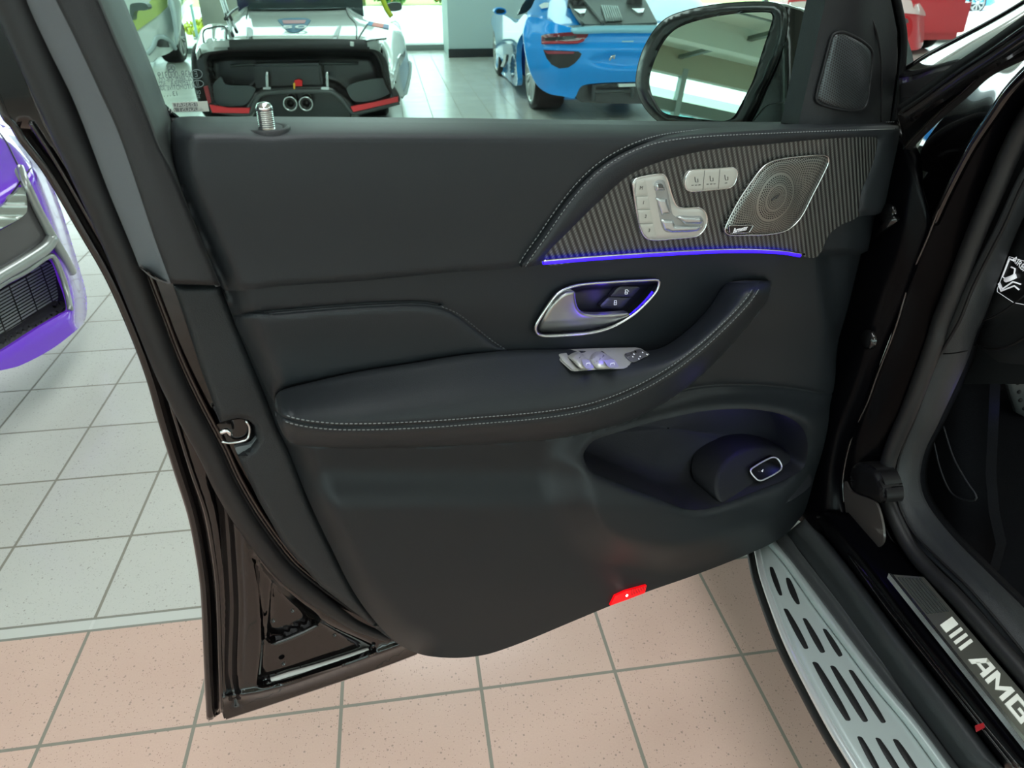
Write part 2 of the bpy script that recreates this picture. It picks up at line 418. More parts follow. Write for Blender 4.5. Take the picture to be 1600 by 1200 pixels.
def wheel(center, axis, R, W, parent, rimm, tirem, spokes=10, rim_r=.76, split=True, name='wheel'):
    """axis points outwards; center is on the outer face"""
    c = np.array(center, float); ax = np.array(axis, float); ax /= np.linalg.norm(ax)
    V = []; Fc = []; r = R*rim_r
    lathe_bm(V, Fc, [(-.01, r), (0, r+.01), (.004, r+(R-r)*.4), (0, R-.03), (-.02, R-.008), (-.04, R), (-W+.04, R), (-W+.02, R-.01), (-W, R-.04), (-W, r)], c, ax, (0, 0, 1))
    wh = meshobj(name, V, Fc, tirem, parent)
    V = []; Fc = []
    lathe_bm(V, Fc, [(-.004, r+.004), (.004, r), (.002, r-.012), (-.02, r-.02), (-.1, r-.035), (-W*.8, r-.03)], c, ax, (0, 0, 1))
    lathe_bm(V, Fc, [(-.03, .07), (-.012, .065), (-.004, .035), (-.004, .001)], c, ax, (0, 0, 1), 20)
    u = np.array([0, 0, 1.]); w = np.cross(ax, u)
    for k in range(spokes):
        for off in ((-.10, .10) if split else (0.,)):
            a0 = 2*math.pi*k/spokes; a1 = a0+off*1.1; hw = .012
            p0 = c+.055*(math.cos(a0)*u+math.sin(a0)*w)-ax*.01; p1 = c+(r-.008)*(math.cos(a1)*u+math.sin(a1)*w)-ax*.004
            t = (p1-p0)/np.linalg.norm(p1-p0); sd = np.cross(t, ax); k0 = len(V)
            for p in (p0, p1):
                for s1, s2 in ((-1, 0), (1, 0), (1, -1), (-1, -1)): V.append(p+sd*hw*s1+ax*.03*s2)
            Fc += [(k0, k0+1, k0+5, k0+4), (k0+1, k0+2, k0+6, k0+5), (k0+2, k0+3, k0+7, k0+6), (k0+3, k0, k0+4, k0+7)]
    meshobj('rim', V, Fc, rimm, wh)
    V = []; Fc = []; lathe_bm(V, Fc, [(-.09, .001), (-.09, r*.72), (-.1, r*.72)], c, ax, (0, 0, 1)); meshobj('brake_disc', V, Fc, mat('brake_disc', (90, 90, 92), .35, metal=.8), wh)
    return wh
def dome(name, outline, frame, dfn, m, parent=None, th=.03, lip=.006, curve=True, n=90):
    """smooth solid with a rounded rim built from rings"""
    o = cat(outline, True, 10) if curve else densify(outline, 2); o = resample(o, n=n, closed=True); P0 = frame.P(o, dfn(o) if callable(dfn) else dfn); c_ = P0.mean(0)
    R_ = [P0-frame.n*th, P0-frame.n*lip]+[c_+(P0-c_)*k-frame.n*lip*f for k, f in ((.995, .6), (.98, .25), (.955, .04), (.92, 0), (.6, 0), (.25, 0), (.005, 0))]
    V = np.vstack(R_); Fc = []
    for i in range(len(R_)-1):
        for j in range(n): Fc.append((i*n+j, i*n+(j+1) % n, (i+1)*n+(j+1) % n, (i+1)*n+j))
    f = Fc[-n-3]
    if np.cross(V[f[1]]-V[f[0]], V[f[2]]-V[f[0]])@frame.n < 0: Fc = [tuple(reversed(f)) for f in Fc]
    return meshobj(name, V, Fc, m, parent)
#BODY
# ---------------------------------------------------------------- showroom shell
def struct(o): o['kind'] = 'structure'; return o
struct(box('floor', -9, 14.62, -11.5, 15, -.1, 0, m_floor()))
WALLM = mat('painted_wall', (196, 210, 210), .6); CEILM = mat('ceiling_paint', (214, 224, 214), .8); BEAM = mat('beam_paint', (170, 168, 148), .7)
FRAMEM = mat('window_frame', (150, 158, 156), .4, metal=.3); STONE = mat('black_stone', (34, 36, 38), .25)
GLASSW = m_glass('window_glass', (238, 247, 243), .5)
struct(box('ceiling', -9, 14.7, -11.6, 15.2, CEIL, CEIL+.12, CEILM))
for i, b_ in enumerate((-9.2, -6.8, -3.2, 3.2, 9.5)):
    struct(box('trim_%d' % (i+1), -9, 14.6, b_-.15, b_+.15, CEIL-.35, CEIL, CEILM))
struct(box('trim_6', 14.55, 14.85, -11.6, 15.2, 3.3, CEIL, BEAM))
struct(box('trim_7', 14.5, 14.82, -11.6, 15.2, 0, .09, mat('threshold_stone', (128, 136, 134), .5)))
# front glass wall: panes between mullions
for i, (b0, b1) in enumerate(((-11.5, -7.7), (-7.6, -2.85), (-2.75, 1.0), (3.05, 7.0), (7.1, 11.0), (11.1, 15.0))):
    o = struct(box('window_%d' % (i+1), 14.66, 14.675, b0, b1, .09, 3.3, GLASSW))
    box('mullion', 14.62, 14.72, b1, b1+.08, .05, 3.3, FRAMEM, o)
# left facade seen in the door mirror
LW = -11.5
struct(box('wall_left', -9, 14.7, LW-.3, LW, 3.18, 3.6, BEAM))
struct(box('trim_8', -9, 14.7, LW-.25, LW-.02, 2.55, 2.75, mat('dark_beam', (120, 128, 122), .6)))
struct(box('trim_9', -9, 14.7, LW-.25, LW, -.1, .12, BEAM))
for i in range(9):
    a0 = -9+i*2.62
    o = struct(box('window_%d' % (i+7), a0, a0+2.62, LW-.12, LW-.11, .12, 3.3, GLASSW))
    box('mullion', a0-.05, a0+.05, LW-.16, LW+.02, .1, 3.3, FRAMEM, o)
# wall behind the camera and the right-hand wall
struct(box('wall_back', -9.3, -9, -11.5, 15, 0, 1.0, WALLM)); struct(box('wall_lintel', -9.3, -9, -11.5, 15, 3.3, CEIL, WALLM))
for i in range(6): 
    o = struct(box('window_%d' % (i+17), -9.1, -9.085, -11.5+i*4.42, -7.08+i*4.42, 1.0, 3.3, GLASSW)); box('mullion', -9.15, -9.03, -11.55+i*4.42, -11.45+i*4.42, 1.0, 3.3, FRAMEM, o)
struct(box('wall_right', -9, 14.6, 15, 15.3, 0, CEIL, WALLM))
pl = struct(box('wall_pillar', 13.3, 14.6, .98, 3.0, 0, CEIL, mat('pillar_paint', (190, 208, 208), .55))); box('baseboard_pillar', 13.27, 13.3, .97, 3.02, 0, .13, STONE, pl)
# black stone plinth lying at the pillar foot
pl2 = struct(box('wall_column', 13.9, 14.5, -2.95, -2.35, 0, CEIL, mat('column_paint', (188, 190, 178), .6)))
# ---------------------------------------------------------------- outside
ASPH = mat('pale_road', (205, 200, 206), .85); SIDEW = mat('pale_paving', (206, 200, 186), .85); GRASS = mat('grass', (182, 190, 120), .95, bump=.8, bscale=20)
struct(box('trim_10', 14.85, 18.2, -30, 45, -.12, -.02, SIDEW)); struct(box('trim_11', 18.2, 27.4, -40, 60, -.14, -.06, ASPH))
struct(box('trim_12', 27.4, 29.0, -60, 70, -.14, .05, mat('kerb', (238, 238, 232), .8)))
struct(box('trim_13', 29.0, 80.0, -80, 90, -.14, .04, GRASS)); struct(box('trim_14', -30, 14.6, -50, -11.8, -.14, -.04, ASPH)); struct(box('trim_15', -40, -9.4, -50, 50, -.14, -.04, ASPH))
ln = box('road_line', 19.0, 19.12, -4, 9, -.06, -.055, mat('road_paint', (250, 250, 250), .7)); tag(ln, 'white painted line running across the pale road outside the showroom', 'road line')
# hedge: leafy clumps
def foliage(name, cx, R, n, m, parent=None, leaf=.11, sq=(1, 1, 1)):
    V = []; Fc = []
    for i in range(n):
        d = np.array([random.gauss(0, 1) for _ in range(3)]); d /= np.linalg.norm(d); p = np.array(cx)+d*np.array(sq)*R*random.uniform(.75, 1)
        u = np.array([random.gauss(0, 1) for _ in range(3)]); u /= np.linalg.norm(u); w = np.cross(u, d); w /= np.linalg.norm(w)+1e-9; k = len(V)
        V += [p-u*leaf, p+w*leaf*.5, p+u*leaf, p-w*leaf*.5]; Fc.append((k, k+1, k+2, k+3))
    return meshobj(name, V, Fc, m, parent, smooth=False)
LEAF = mat('green_leaves', (96, 150, 84), .7); LEAFY = mat('yellow_green_leaves', (196, 200, 70), .7); WOOD = mat('bark', (90, 74, 60), .9)
for i, b_ in enumerate((-1.9, .2, 2.3)):
    p = AB(29.6, b_, 0); t = thing('hedge_shrub', p, ['leafy green shrub outside, left one in the gap beside the white race car', 'leafy green shrub outside, middle one in the gap beside the white race car', 'leafy green shrub outside, nearest the grey pillar'][i], 'shrub', 'shrubs beyond the road')
    foliage('foliage', p+np.array([0, 0, .75]), .75, 1500, LEAF, t, .1, (1.1, .8, 1)); 
    foliage('flowers', p+np.array([0, -.3, .7]), .72, 60, mat('orange_flowers', (235, 150, 60), .7), t, .06, (1.1, .8, 1))['kind'] = 'stuff'
    tube('stem', [p, p+np.array([0, 0, .5])], .04, WOOD, t)
ORD = ['first', 'second', 'third', 'fourth', 'fifth', 'sixth', 'seventh']
for i in range(7):
    p = AB(17.6, -9.6+i*.95, -.02); t = thing('bollard_post', p, 'slim pale blue-grey fence post outside, %s from the left' % ORD[i], 'post', 'fence posts outside on the left')
    tube('post', [p, p+np.array([0, 0, 2.2])], .03, mat('post_paint', (150, 186, 190), .4), t); box('base_plate', 17.54, 17.66, -9.66+i*.95, -9.54+i*.95, -.02, .02, FRAMEM, t)
for i in range(5):
    p = AB(18.6, -9+i*1.75, 0); t = thing('flower_bush', p, 'low yellow-green bush by the outside fence, %s from the left' % ORD[i], 'bush', 'low bushes outside on the left')
    foliage('foliage', p+np.array([0, 0, .12]), .55, 420, LEAFY, t, .08, (1.2, .7, .35)); tube('stem', [p, p+np.array([0, 0, .15])], .03, WOOD, t)

# ceiling rails and the building across the yard, both seen in the door mirror
RAILM = mat('ceiling_rail', (92, 104, 96), .5)
for i, b_ in enumerate((-10.2, -8.0, -5.2, -4.4)): struct(box('trim_%d' % (20+i), -9, 14.6, b_-.03, b_+.03, CEIL-.1, CEIL, RAILM))
for i, a_ in enumerate((-6.5, -3.6, -.8, 2.2)): struct(box('trim_%d' % (30+i), a_-.04, a_+.04, -11.5, 3, CEIL-.16, CEIL-.1, RAILM))
fb_ = thing('office_building', AB(-4, -24, 0), 'pale banded building across the yard, seen only in the door mirror', 'building')
for i, (z0, z1, m_) in enumerate(((0, 1.4, mat('pale_render', (206, 210, 200), .7)), (1.4, 2.5, mat('teal_window_band', (96, 150, 154), .2)), (2.5, 3.7, mat('pale_render')), (3.7, 4.4, mat('teal_window_band')), (4.4, 4.7, mat('pale_render')))):
    box('wall_band' if i % 2 == 0 else 'window_band', -16, 8, -24.5, -24+.05*(i % 2 == 0), z0, z1, m_, fb_)
for k in range(9): box('window_post', -16+k*3, -15.85+k*3, -23.98, -23.9, 0, 4.4, FRAMEM, fb_)
# ================================================================ BLACK SUV
suv = thing('black_suv', AB(1.2, 1.7, 0), 'black SUV standing on pink tiles, driver door wide open towards the camera', 'car')
F = DOOR
# ---- outlines traced on the door
ARM = [(430,620),(436,611),(480,598),(560,580),(640,567),(720,554),(790,547),(870,545),(960,546),(1010,548),(1040,540),(1078,512),(1108,480),(1126,452),(1137,439),(1152,433),(1190,430),(1204,436),(1203,456),(1188,483),(1165,513),(1128,555),(1085,596),(1040,628),(1000,650),(950,668),(870,685),(760,694),(640,699),(520,699),(462,695),(449,688),(437,660)]
STI = [(430,641),(445,653),(480,662),(540,667),(650,664),(750,657),(850,648),(920,636),(980,615),(1040,583),(1090,546),(1140,500),(1172,465),(1188,438)]
ARMTOP = cat([(430,620),(436,611),(480,598),(560,580),(640,567),(720,554),(790,547),(870,545),(960,546),(1010,548),(1040,540),(1078,512),(1108,480),(1126,452),(1137,439)], False, 6)
ARMBOT = cat([(1203,456),(1188,483),(1165,513),(1128,555),(1085,596),(1040,628),(1000,650),(950,668),(870,685),(760,694),(640,699),(520,699),(462,695),(449,688),(437,660)], False, 6)
STIC = cat(STI, False, 6)
ARMC = cat(ARM, True, 6)
SSEAM = [(1398,196),(1300,199),(1200,203),(1100,208),(1040,215),(1000,226),(960,245),(930,266),(900,296),(870,335),(845,372),(825,400),(815,416)]
SEAM1 = [(815,417),(700,426),(560,439),(450,446),(354,455)]
SEAM2 = [(366,492),(440,485),(520,478),(600,473),(660,472),(690,477),(715,489),(745,512),(770,532),(792,547)]
CARB = [(849,408),(892,358),(940,311),(983,274),(1037,251),(1110,234),(1200,225.5),(1291,217),(1363,214),(1372,217),(1371,226),(1364,256),(1346,300),(1339,334),(1313,347),(1291,365),(1275,397),(1257,397),(1219,391),(1146,389.5),(1037,394),(929,401)]
LEFTB = cat([(272,200),(275,250),(284,290),(304,341),(330,400),(354,455),(362,490),(390,560),(415,620),(434,670),(449,700),(486,790),(522,865),(551,922),(587,972),(622,1006),(653,1021)], False, 6)
RIGHTB = cat([(1406,197),(1405,213),(1393,273),(1378,330),(1370,390),(1347,490),(1329,562),(1332,585),(1314,660),(1300,700),(1285,744),(1270,777),(1252,807)], False, 6)
POCK = [(912,712),(917,700),(930,688),(970,674),(1030,657),(1090,644),(1135,639.5),(1180,640),(1219,647),(1247,662),(1260,683),(1261,714),(1254,733),(1228,749),(1180,768),(1135,786),(1105,795),(1074,796),(1045,786),(1000,768),(955,750),(922,735)]
POCKC = resample(cat(POCK, True, 14), step=1.5, closed=True)
LEDGE = cat([(1113,800),(1104,775),(1112,740),(1128,718),(1150,704),(1180,697),(1210,700),(1238,712),(1262,730),(1262,760),(1200,790)], True, 6)
BULG = cat([(872,722),(905,690),(950,668),(1030,645),(1100,625),(1200,615),(1290,640),(1300,700),(1270,770),(1234,826),(1180,852),(1100,878),(1048,886),(1000,879),(940,862),(905,835),(885,790)], True, 6)
def K2(p): return [(820+a/6.667, 420+b/6.667) for a, b in p]
BEZ = K2([(108,625),(130,560),(250,370),(320,280),(400,220),(560,168),(900,138),(1200,122),(1375,116),(1400,135),(1372,228),(1240,380),(1100,500),(900,610),(700,665),(450,690),(200,700),(130,678)])
BEZC = resample(cat(BEZ, True, 8), step=1.5, closed=True)
CREASE = cat([(1054,612),(1095,604),(1135,601),(1190,602),(1240,607),(1290,615),(1305,613),(1318,590)], False, 6)
def card_d(q):
    u, v = q[:, 0], q[:, 1]
    d = .076+0*u
    d += .020*sm(v, 728, 800)-.006*sm(v, 905, 1020)
    dl = sdist(q, LEFTB); d += roll(dl, 34, .038)
    dr = sdist(q, RIGHTB); d += roll(dr, 40, .03)
    ins = inside(q, BULG); db = sdist(q, BULG, True); sd = np.where(ins, db, -db); w_ = sm(u, 880, 980); d += .036*sm((sd+34-20*w_)/(96-44*w_), 0, 1)
    dp = sdist(q, POCKC, True); ip = inside(q, POCKC); d += np.where(ip, -.006, roll(np.where(ip, 99, dp), 9, .006))
    d -= .0035*np.exp(-(sdist(q, CREASE)/2.2)**2)
    d -= .004*np.exp(-(sdist(q, cat(SEAM2[:6], False, 6))/1.6)**2)
    # front corner folds back behind the crease line down the hinge side
    ln = (u-1272)-(v-400)*.14
    d -= .022*sm(ln, 0, 22)*(v > 395)*(1-sm(v, 640, 700))
    d += .006*sm(v, 560, 470)
    ia = inside(q, ARMC); d -= np.where(ia, .03*sm(sdist(q, ARMC, True), 4, 14), 0)
    return d
CARD = [(354,452),(362,490),(390,560),(415,620),(434,670),(449,700),(486,790),(522,865),(551,922),(587,972),(622,1006),(653,1021),(676,1026),(710,1028),(740,1026),(770,1020),(823,1001),(890,973),(955,946),(1010,925),(1090,897),(1180,861),(1225,837),(1252,807),(1270,777),(1285,744),(1300,700),(1314,660),(1332,585),(1329,562),(1347,490),(1370,390),(1376,335),(1345,330),(1318,340),(1296,358),(1278,385),(1262,396),(1146,390),(1037,394),(929,401),(849,409),(700,422),(560,435),(450,442)]
lower = relief('door_panel', CARD, F, card_d, LEATHER2, suv, step=6.5, th=.03, feats=[(POCKC, (0,), 3.0, True), (BEZC, (0,), 3.0, True), (CREASE, (-4, -2, 0, 2, 4), 4, False), (cat(SEAM2[:6], False, 6), (-3.2, -1.6, 0, 1.6, 3.2), 4, False)], hole=[POCKC, BEZC])
# the door pocket: ring walls going back into the door, its back wall and the raised ledge
NP = 150
pk = resample(POCKC, n=NP, closed=True); pc = pk.mean(0); tg = np.roll(pk, -1, 0)-np.roll(pk, 1, 0); tg /= np.linalg.norm(tg, axis=1)[:, None]; nr = np.stack([-tg[:, 1], tg[:, 0]], 1)
if ((pc-pk)*nr).sum() < 0: nr = -nr
bz = card_d(pk-nr*1.0)
rr_ = []
P0 = F.P(pk, bz)
cW = P0.mean(0)
for k, (dep, sc_) in enumerate(((0, 1.), (.006, .992), (.018, .985), (.040, .98), (.062, .97), (.078, .96))):
    rr_.append(cW-DN*dep+(P0-cW)*sc_)
rr_.append(cW-DN*.088+(P0-cW)*.7); rr_.append(cW-DN*.088+(P0-cW)*.25); rr_.append(cW-DN*.087+(P0-cW)*.01)
V = np.vstack(rr_); Fc = []
for i in range(len(rr_)-1):
    for j in range(NP): Fc.append((i*NP+j, i*NP+(j+1) % NP, (i+1)*NP+(j+1) % NP, (i+1)*NP+j))
meshobj('door_pocket', V, Fc, mat('pocket_plastic', (24, 26, 30), .6, bump=.4, bscale=900, spec=.3), lower)
LDG = [(1132,792),(1120,770),(1122,745),(1134,722),(1156,706),(1186,698),(1215,701),(1240,712),(1262,730),(1270,760),(1200,800)]
dome('pocket_ledge', LDG, F, lambda q: .058+.055*np.clip((q[:, 1]-697)/73., -.1, 1.2), mat('pocket_plastic'), lower, th=.06, lip=.008)
tube('pocket_divider', F.P([(1040,800),(1048,775),(1052,762),(1062,758)], .05), .006, mat('pocket_plastic'), lower)
# leather insert under the second seam
INS = [(368,495),(440,488),(520,481),(600,476),(660,475),(690,480),(715,492),(745,515),(772,536),(795,549),(720,556),(640,569),(560,582),(480,600),(436,613),(430,630),(419,617),(405,586),(390,552)]
relief('leather_insert', INS, F, lambda q: card_d(q)+.006+roll(sdist(q, cat(INS, True, 6), True), 7, .008), LEATHER, lower, step=7, th=.008, feats=[(cat(INS, True, 6), (-6, -3, 3, 6), 4, True)])
stitches('stitching', [(690,479),(715,490),(745,513),(770,533),(790,546)], F, lambda q: card_d(q)+.0035, mat('dark_thread', (70, 73, 75), .7), lower)
# ---- upper leather panel
UP = [(273,206),(277,196),(289,191),(340,190.5),(500,190.5),(700,191.5),(900,194),(1060,195.5),(1200,196.5),(1300,196),(1398,195)]+SSEAM[1:]+SEAM1[1:]+[(344,446),(325,401),(302,343),(284,295),(275,250)]
TOPE = cat([(262,189),(340,189),(500,189),(700,190),(900,192.5),(1060,194),(1200,195),(1410,194)], False, 4)
UPC = cat(UP, True, 6)
def up_d(q):
    dt = sdist(q, TOPE); t = np.clip(dt/30, 0, 1)
    d = .042+.052*np.sin(np.minimum(1, t)*math.pi/2)**.8 - .006*sm(q[:, 1], 260, 440)
    d += roll(sdist(q, LEFTB), 26, .03)
    d += roll(sdist(q, cat(SSEAM[1:]+SEAM1, False, 6)), 6, .004)
    kd = np.hypot((q[:, 0]-418)/34, (q[:, 1]-204)/11); d -= .006*np.exp(-kd**2)
    return d
upper = relief('upper_panel', UP, F, up_d, LEATHER, suv, step=6.5, th=.03)
# lock pin
c = F.P([(418, 203)], .068)[0]
V = []; Fc = []; lathe_bm(V, Fc, [(-.004, .021), (.0015, .0205), (.003, .018), (.0005, .012), (-.003, .0105)], c, (0, 0, 1), (1, 0, 0), 36); lp = meshobj('lock_pin_collar', V, Fc, PLAST, upper)
V = []; Fc = []; pr = [(-.01, .0072)]
for k in range(9): pr += [(.002+k*.0017, .0072), (.0025+k*.0017, .0066), (.0031+k*.0017, .0066), (.0036+k*.0017, .0072)]
pr += [(.0195, .0072), (.0225, .0056), (.0236, .003), (.0238, .0001)]
lathe_bm(V, Fc, pr, c, (0, 0, 1), (1, 0, 0), 28); meshobj('lock_pin', V, Fc, CHROMEB, upper)
# ---- stitched surround of the carbon inlay
WING = [(816,418),(825,401),(845,373),(870,336),(900,297),(930,267),(960,246),(1000,227),(1040,216),(1100,209),(1200,203),(1300,199),(1396,196),(1405,199),(1405,213),(1393,273),(1378,331),(1345,338),(1318,348),(1297,366),(1280,398),(1257,401),(1146,394),(1037,398),(929,405),(849,413)]
CARBC = cat(CARB, True, 4)
def wing_d(q):
    d = .101+roll(sdist(q, cat(WING, True, 6), True), 10, .008)
    i = inside(q, CARBC); dc = sdist(q, CARBC, True)
    d += roll(np.where(i, 0, dc), 9, .005)
    return d - .02*sm(q[:, 0], 1330, 1405)
wing = relief('carbon_surround', WING, F, wing_d, LEATHER, suv, step=6, th=.03, feats=[(CARBC, (0,), 3.0, True)], hole=CARBC)
SS = np.array(SSEAM[1:])
def offs(p, k):
    p = cat(p, False, 6); t = np.gradient(p, axis=0); t /= np.linalg.norm(t, axis=1)[:, None]; return p+np.stack([-t[:, 1], t[:, 0]], 1)*k
stitches('stitching', offs(SSEAM, 5.5)[::3], F, lambda q: up_d(q)+.0006, THREAD, upper)
stitches('stitching', offs(SSEAM, -5.5)[::3], F, lambda q: wing_d(q)+.0006, THREAD, wing)
_t = np.roll(CARBC, -1, 0)-np.roll(CARBC, 1, 0); _t /= np.linalg.norm(_t, axis=1)[:, None]; _n = np.stack([-_t[:, 1], _t[:, 0]], 1)
_n = -_n if inside(CARBC[5:6]+_n[5:6]*2, CARBC)[0] else _n
CARX = CARBC+_n*4.5
def carb_d(q): return .0955-.02*sm(q[:, 0], 1330, 1405)
inlay = relief('carbon_inlay', CARX, F, carb_d, CARBON, suv, step=6, th=.003, curve=False)
LEDT = [(849,409.5),(929,403),(1037,396),(1146,391.5),(1219,393.5),(1257,399)]
ptube('chrome_strip', [(p[0], p[1]-1.8) for p in LEDT], F, .103, .0013, CHROMEB, inlay)
ptube('light_strip', [(p[0], p[1]+1.2) for p in LEDT[:-1]]+[(1250, 399.5)], F, .1025, .0022, BLUEL, inlay)
# speaker grille
GR = [(1293,244.8),(1294.8,251.5),(1290.8,262.8),(1270.5,303),(1250,341.5),(1230,359.5),(1203,366),(1170,367.3),(1140,367),(1133,362),(1134.4,352.8),(1151,319),(1171.5,287.5),(1196,258),(1219,249),(1252.5,244.8),(1284,242.5)]
gc = F.P([(1212, 308.9)], .104)[0]; gx, gz = (gc-F.O)@F.X, (gc-F.O)@F.Y
MGR = m_grille('speaker_grille_metal', gx, gz, c1=(140, 140, 134), c0=(14, 15, 15), metal=.8)
def gr_d(q): return carb_d(q)+.007+roll(sdist(q, cat(GR, True, 6), True), 6, .003)+.003*np.exp(-(np.hypot(q[:, 0]-1212, q[:, 1]-309)/32)**4)
grl = relief('speaker_grille', GR, F, gr_d, MGR, inlay, step=5, th=.006)
ptube('grille_rim', GR, F, lambda q: carb_d(q)+.0055, .0011, CHROME, inlay, closed=True, step=4)
BAD = [(1138.9,352.8),(1177,351.6),(1170.4,363.5),(1140.5,364.5)]
plate('speaker_badge', BAD, F, lambda q: carb_d(q)+.0095, mat('badge_black', (16, 16, 17), .3), inlay, th=.002)
ptube('badge_rim', BAD, F, lambda q: carb_d(q)+.0099, .0004, CHROMEB, inlay, closed=True, curve=False, step=3)
text('badge_lettering', 'Burmester', .0088, F.M((1156.5, 358.4), .105, .03), WHITEI, inlay, ext=.0002, shear=.35, sx=.62)
tube('grille_emblem', [F.P([(1206, 313.5)], .106)[0], F.P([(1213, 308)], .107)[0], F.P([(1212, 310.5)], .107)[0], F.P([(1218, 304)], .106)[0]], .0009, ICON, inlay)
# seat control
SEATC = [(989,287.5),(990.4,281.9),(998,277.4),(1027.5,272.2),(1036.5,273),(1042,279.6),(1049,303.3),(1056.8,321.3),(1065.8,325.3),(1090.5,324.6),(1099.5,329),(1104.5,339.3),(1103,352.8),(1095,365),(1086,369.6),(1050,373),(1027.5,374.8),(1011.8,373),(1003.9,364),(997,341.5)]
def sc_d(q): return carb_d(q)+.0045+roll(sdist(q, cat(SEATC, True, 6), True), 4, .002)
seatc = relief('seat_control_plate', SEATC, F, sc_d, SILV, inlay, step=4, th=.005)
ptube('plate_rim', SEATC, F, lambda q: carb_d(q)+.003, .001, CHROMEB, inlay, closed=True, step=4)
def K(p, x0=960., y0=220., s=4.444): return [(x0+a/s, y0+b/s) for a, b in p]
for poly, tx, tp in (([(152,285),(215,268),(234,379),(148,380)], 'M', (187, 328)), ([(154,388),(238,386),(250,473),(160,475)], '1', (202, 430)), ([(163,481),(252,479),(270,570),(175,573)], '2', (218, 526)), ([(178,580),(272,577),(296,676),(238,674),(202,645)], '3', (242, 623))):
    plate('memory_button', K(poly), F, lambda q: carb_d(q)+.0066, SILVB, inlay, th=.003, bev=(1.6, .0008), step=3)
    text('button_legend', tx, .0058, F.M(K([tp])[0], .1037, -.12), ICON, inlay, ext=.0002)
for poly, h in (([(278,300),(292,275),(325,268),(350,285),(388,420),(405,505),(440,530),(590,520),(618,545),(618,590),(590,625),(400,640),(345,625),(318,560)], .0050), ([(285,312),(300,290),(330,296),(350,318),(352,346),(290,348)], .0105), ([(290,396),(362,402),(396,505),(330,515)], .0088), ([(322,545),(410,552),(424,590),(612,592),(572,628),(400,636),(350,616)], .0088), ([(440,530),(465,522),(600,530),(616,556),(600,576),(490,578)], .0105)):
    first = h < .006
    plate('seat_switch' if not first else 'switch_well', K(poly), F, (lambda q, h=h: carb_d(q)+h), mat('well_silver', (150, 152, 150), .4, metal=.5) if first else mat('seat_switch_metal', (196, 202, 202), .25, metal=.75), inlay, th=.005, bev=(3.0 if not first else 1.5, .0028 if not first else .0006), curve=first, step=2.4)
plate('switch_dimple', K([(305,305),(320,298),(338,306),(340,330),(310,330)]), F, lambda q: carb_d(q)+.0112, ICON, inlay, th=.001)
HEAT = K([(490,300),(500,240),(520,215),(550,203),(700,194),(820,187),(846,200),(853,225),(848,262),(830,303),(805,324),(780,330),(660,342),(540,352),(510,345),(497,328)])
plate('seat_heating_buttons', HEAT, F, lambda q: carb_d(q)+.0052, SILVB, inlay, th=.005, bev=(3, .0015), curve=True, step=3)
ptube('plate_rim', HEAT, F, lambda q: carb_d(q)+.0032, .0009, CHROMEB, inlay, closed=True, step=4)
for a, b in (((627,205),(614,343)), ((733,197),(722,333))): tube('button_gap', [F.P([K([p])[0]], .101)[0] for p in (a, b)], .0003, ICON, inlay)
for cx, cy, nd in ((567, 272, 3), (672, 265, 3), (775, 258, 1)):
    q = K([(cx-8, cy-20), (cx-4, cy+14), (cx+14, cy+14), (cx+12, cy-8)]); tube('seat_icon', F.P(q, .1011), .00045, ICON, inlay)
    for k in range(nd):
        x = cx+(k-(nd-1)/2)*24; tube('level_mark', F.P(K([(x-7, cy+36-(x-cx)*.05), (x+7, cy+35-(x-cx)*.05)]), .1009), .00045, ICON, inlay)
# ---- armrest and grab handle: rows lofted from the back crease over the ledge to the tucked-in lower edge
NA = 110
def rs(c): return resample(cat(c, False, 8), NA)
rT = rs([(430,622),(436,611),(480,598),(560,580),(640,567),(720,554),(790,547),(870,545),(960,546),(1010,548),(1040,540),(1078,512),(1108,480),(1126,452),(1138,438)])
rS = resample(STIC, NA)
rB = rs([(430,648),(437,668),(449,688),(462,695),(520,699),(640,699),(760,694),(870,685),(950,668),(1000,650),(1040,628),(1085,596),(1128,555),(1165,513),(1188,483),(1203,456),(1204,437)])
tt = np.linspace(0, 1, NA); fade = np.sin(np.clip(np.minimum(tt/.035, (1-tt)/.03), 0, 1)*math.pi/2)**.8
ROWS = []
def row(A_, B_, t, dep): ROWS.append((A_*(1-t)+B_*t, dep))
row(rT, rS, 0, .050); row(rT, rS, .01, .082)
for t in (.05, .12, .22, .34, .46, .58, .70, .80, .88, .94): row(rT, rS, t, .088+.060*math.sin(t*math.pi/2)**1.2)
row(rT, rS, .985, .1465); row(rS, rB, 0, .1445); row(rS, rB, .05, .1462)
for t in (.15, .30, .48, .66, .82, .93): row(rS, rB, t, .148-.030*t**2.2)
row(rS, rB, 1, .108); row(rS, rB, 1.0, .05)
AG = [(uv, .075+(dep-.075)*fade if dep > .075 else dep+0*fade) for uv, dep in ROWS]
V = np.vstack([F.P(uv, dd) for uv, dd in AG]); Fc = []
for i in range(len(AG)-1):
    for j in range(NA-1): Fc.append((i*NA+j, (i+1)*NA+j, (i+1)*NA+j+1, i*NA+j+1))
for j, rev in ((0, 0), (NA-1, 1)):
    e = [i*NA+j for i in range(len(AG))]; Fc.append(tuple(e[::-1] if rev else e))
f = Fc[len(Fc)//2]; 
if np.cross(V[f[1]]-V[f[0]], V[f[2]]-V[f[0]])@DN < 0: Fc = [tuple(reversed(f)) for f in Fc]
arm = meshobj('armrest', V, Fc, LEATHER, suv)
_uv = np.vstack([a for a, b in AG[1:-1]]); _dd = np.concatenate([b for a, b in AG[1:-1]])
def arm_d(q):
    out = []
    for p in np.atleast_2d(q):
        r = ((_uv-p)**2).sum(1); k = np.argpartition(r, 8)[:8]; w = 1/(r[k]+2.); out.append((w*_dd[k]).sum()/w.sum())
    return np.array(out)
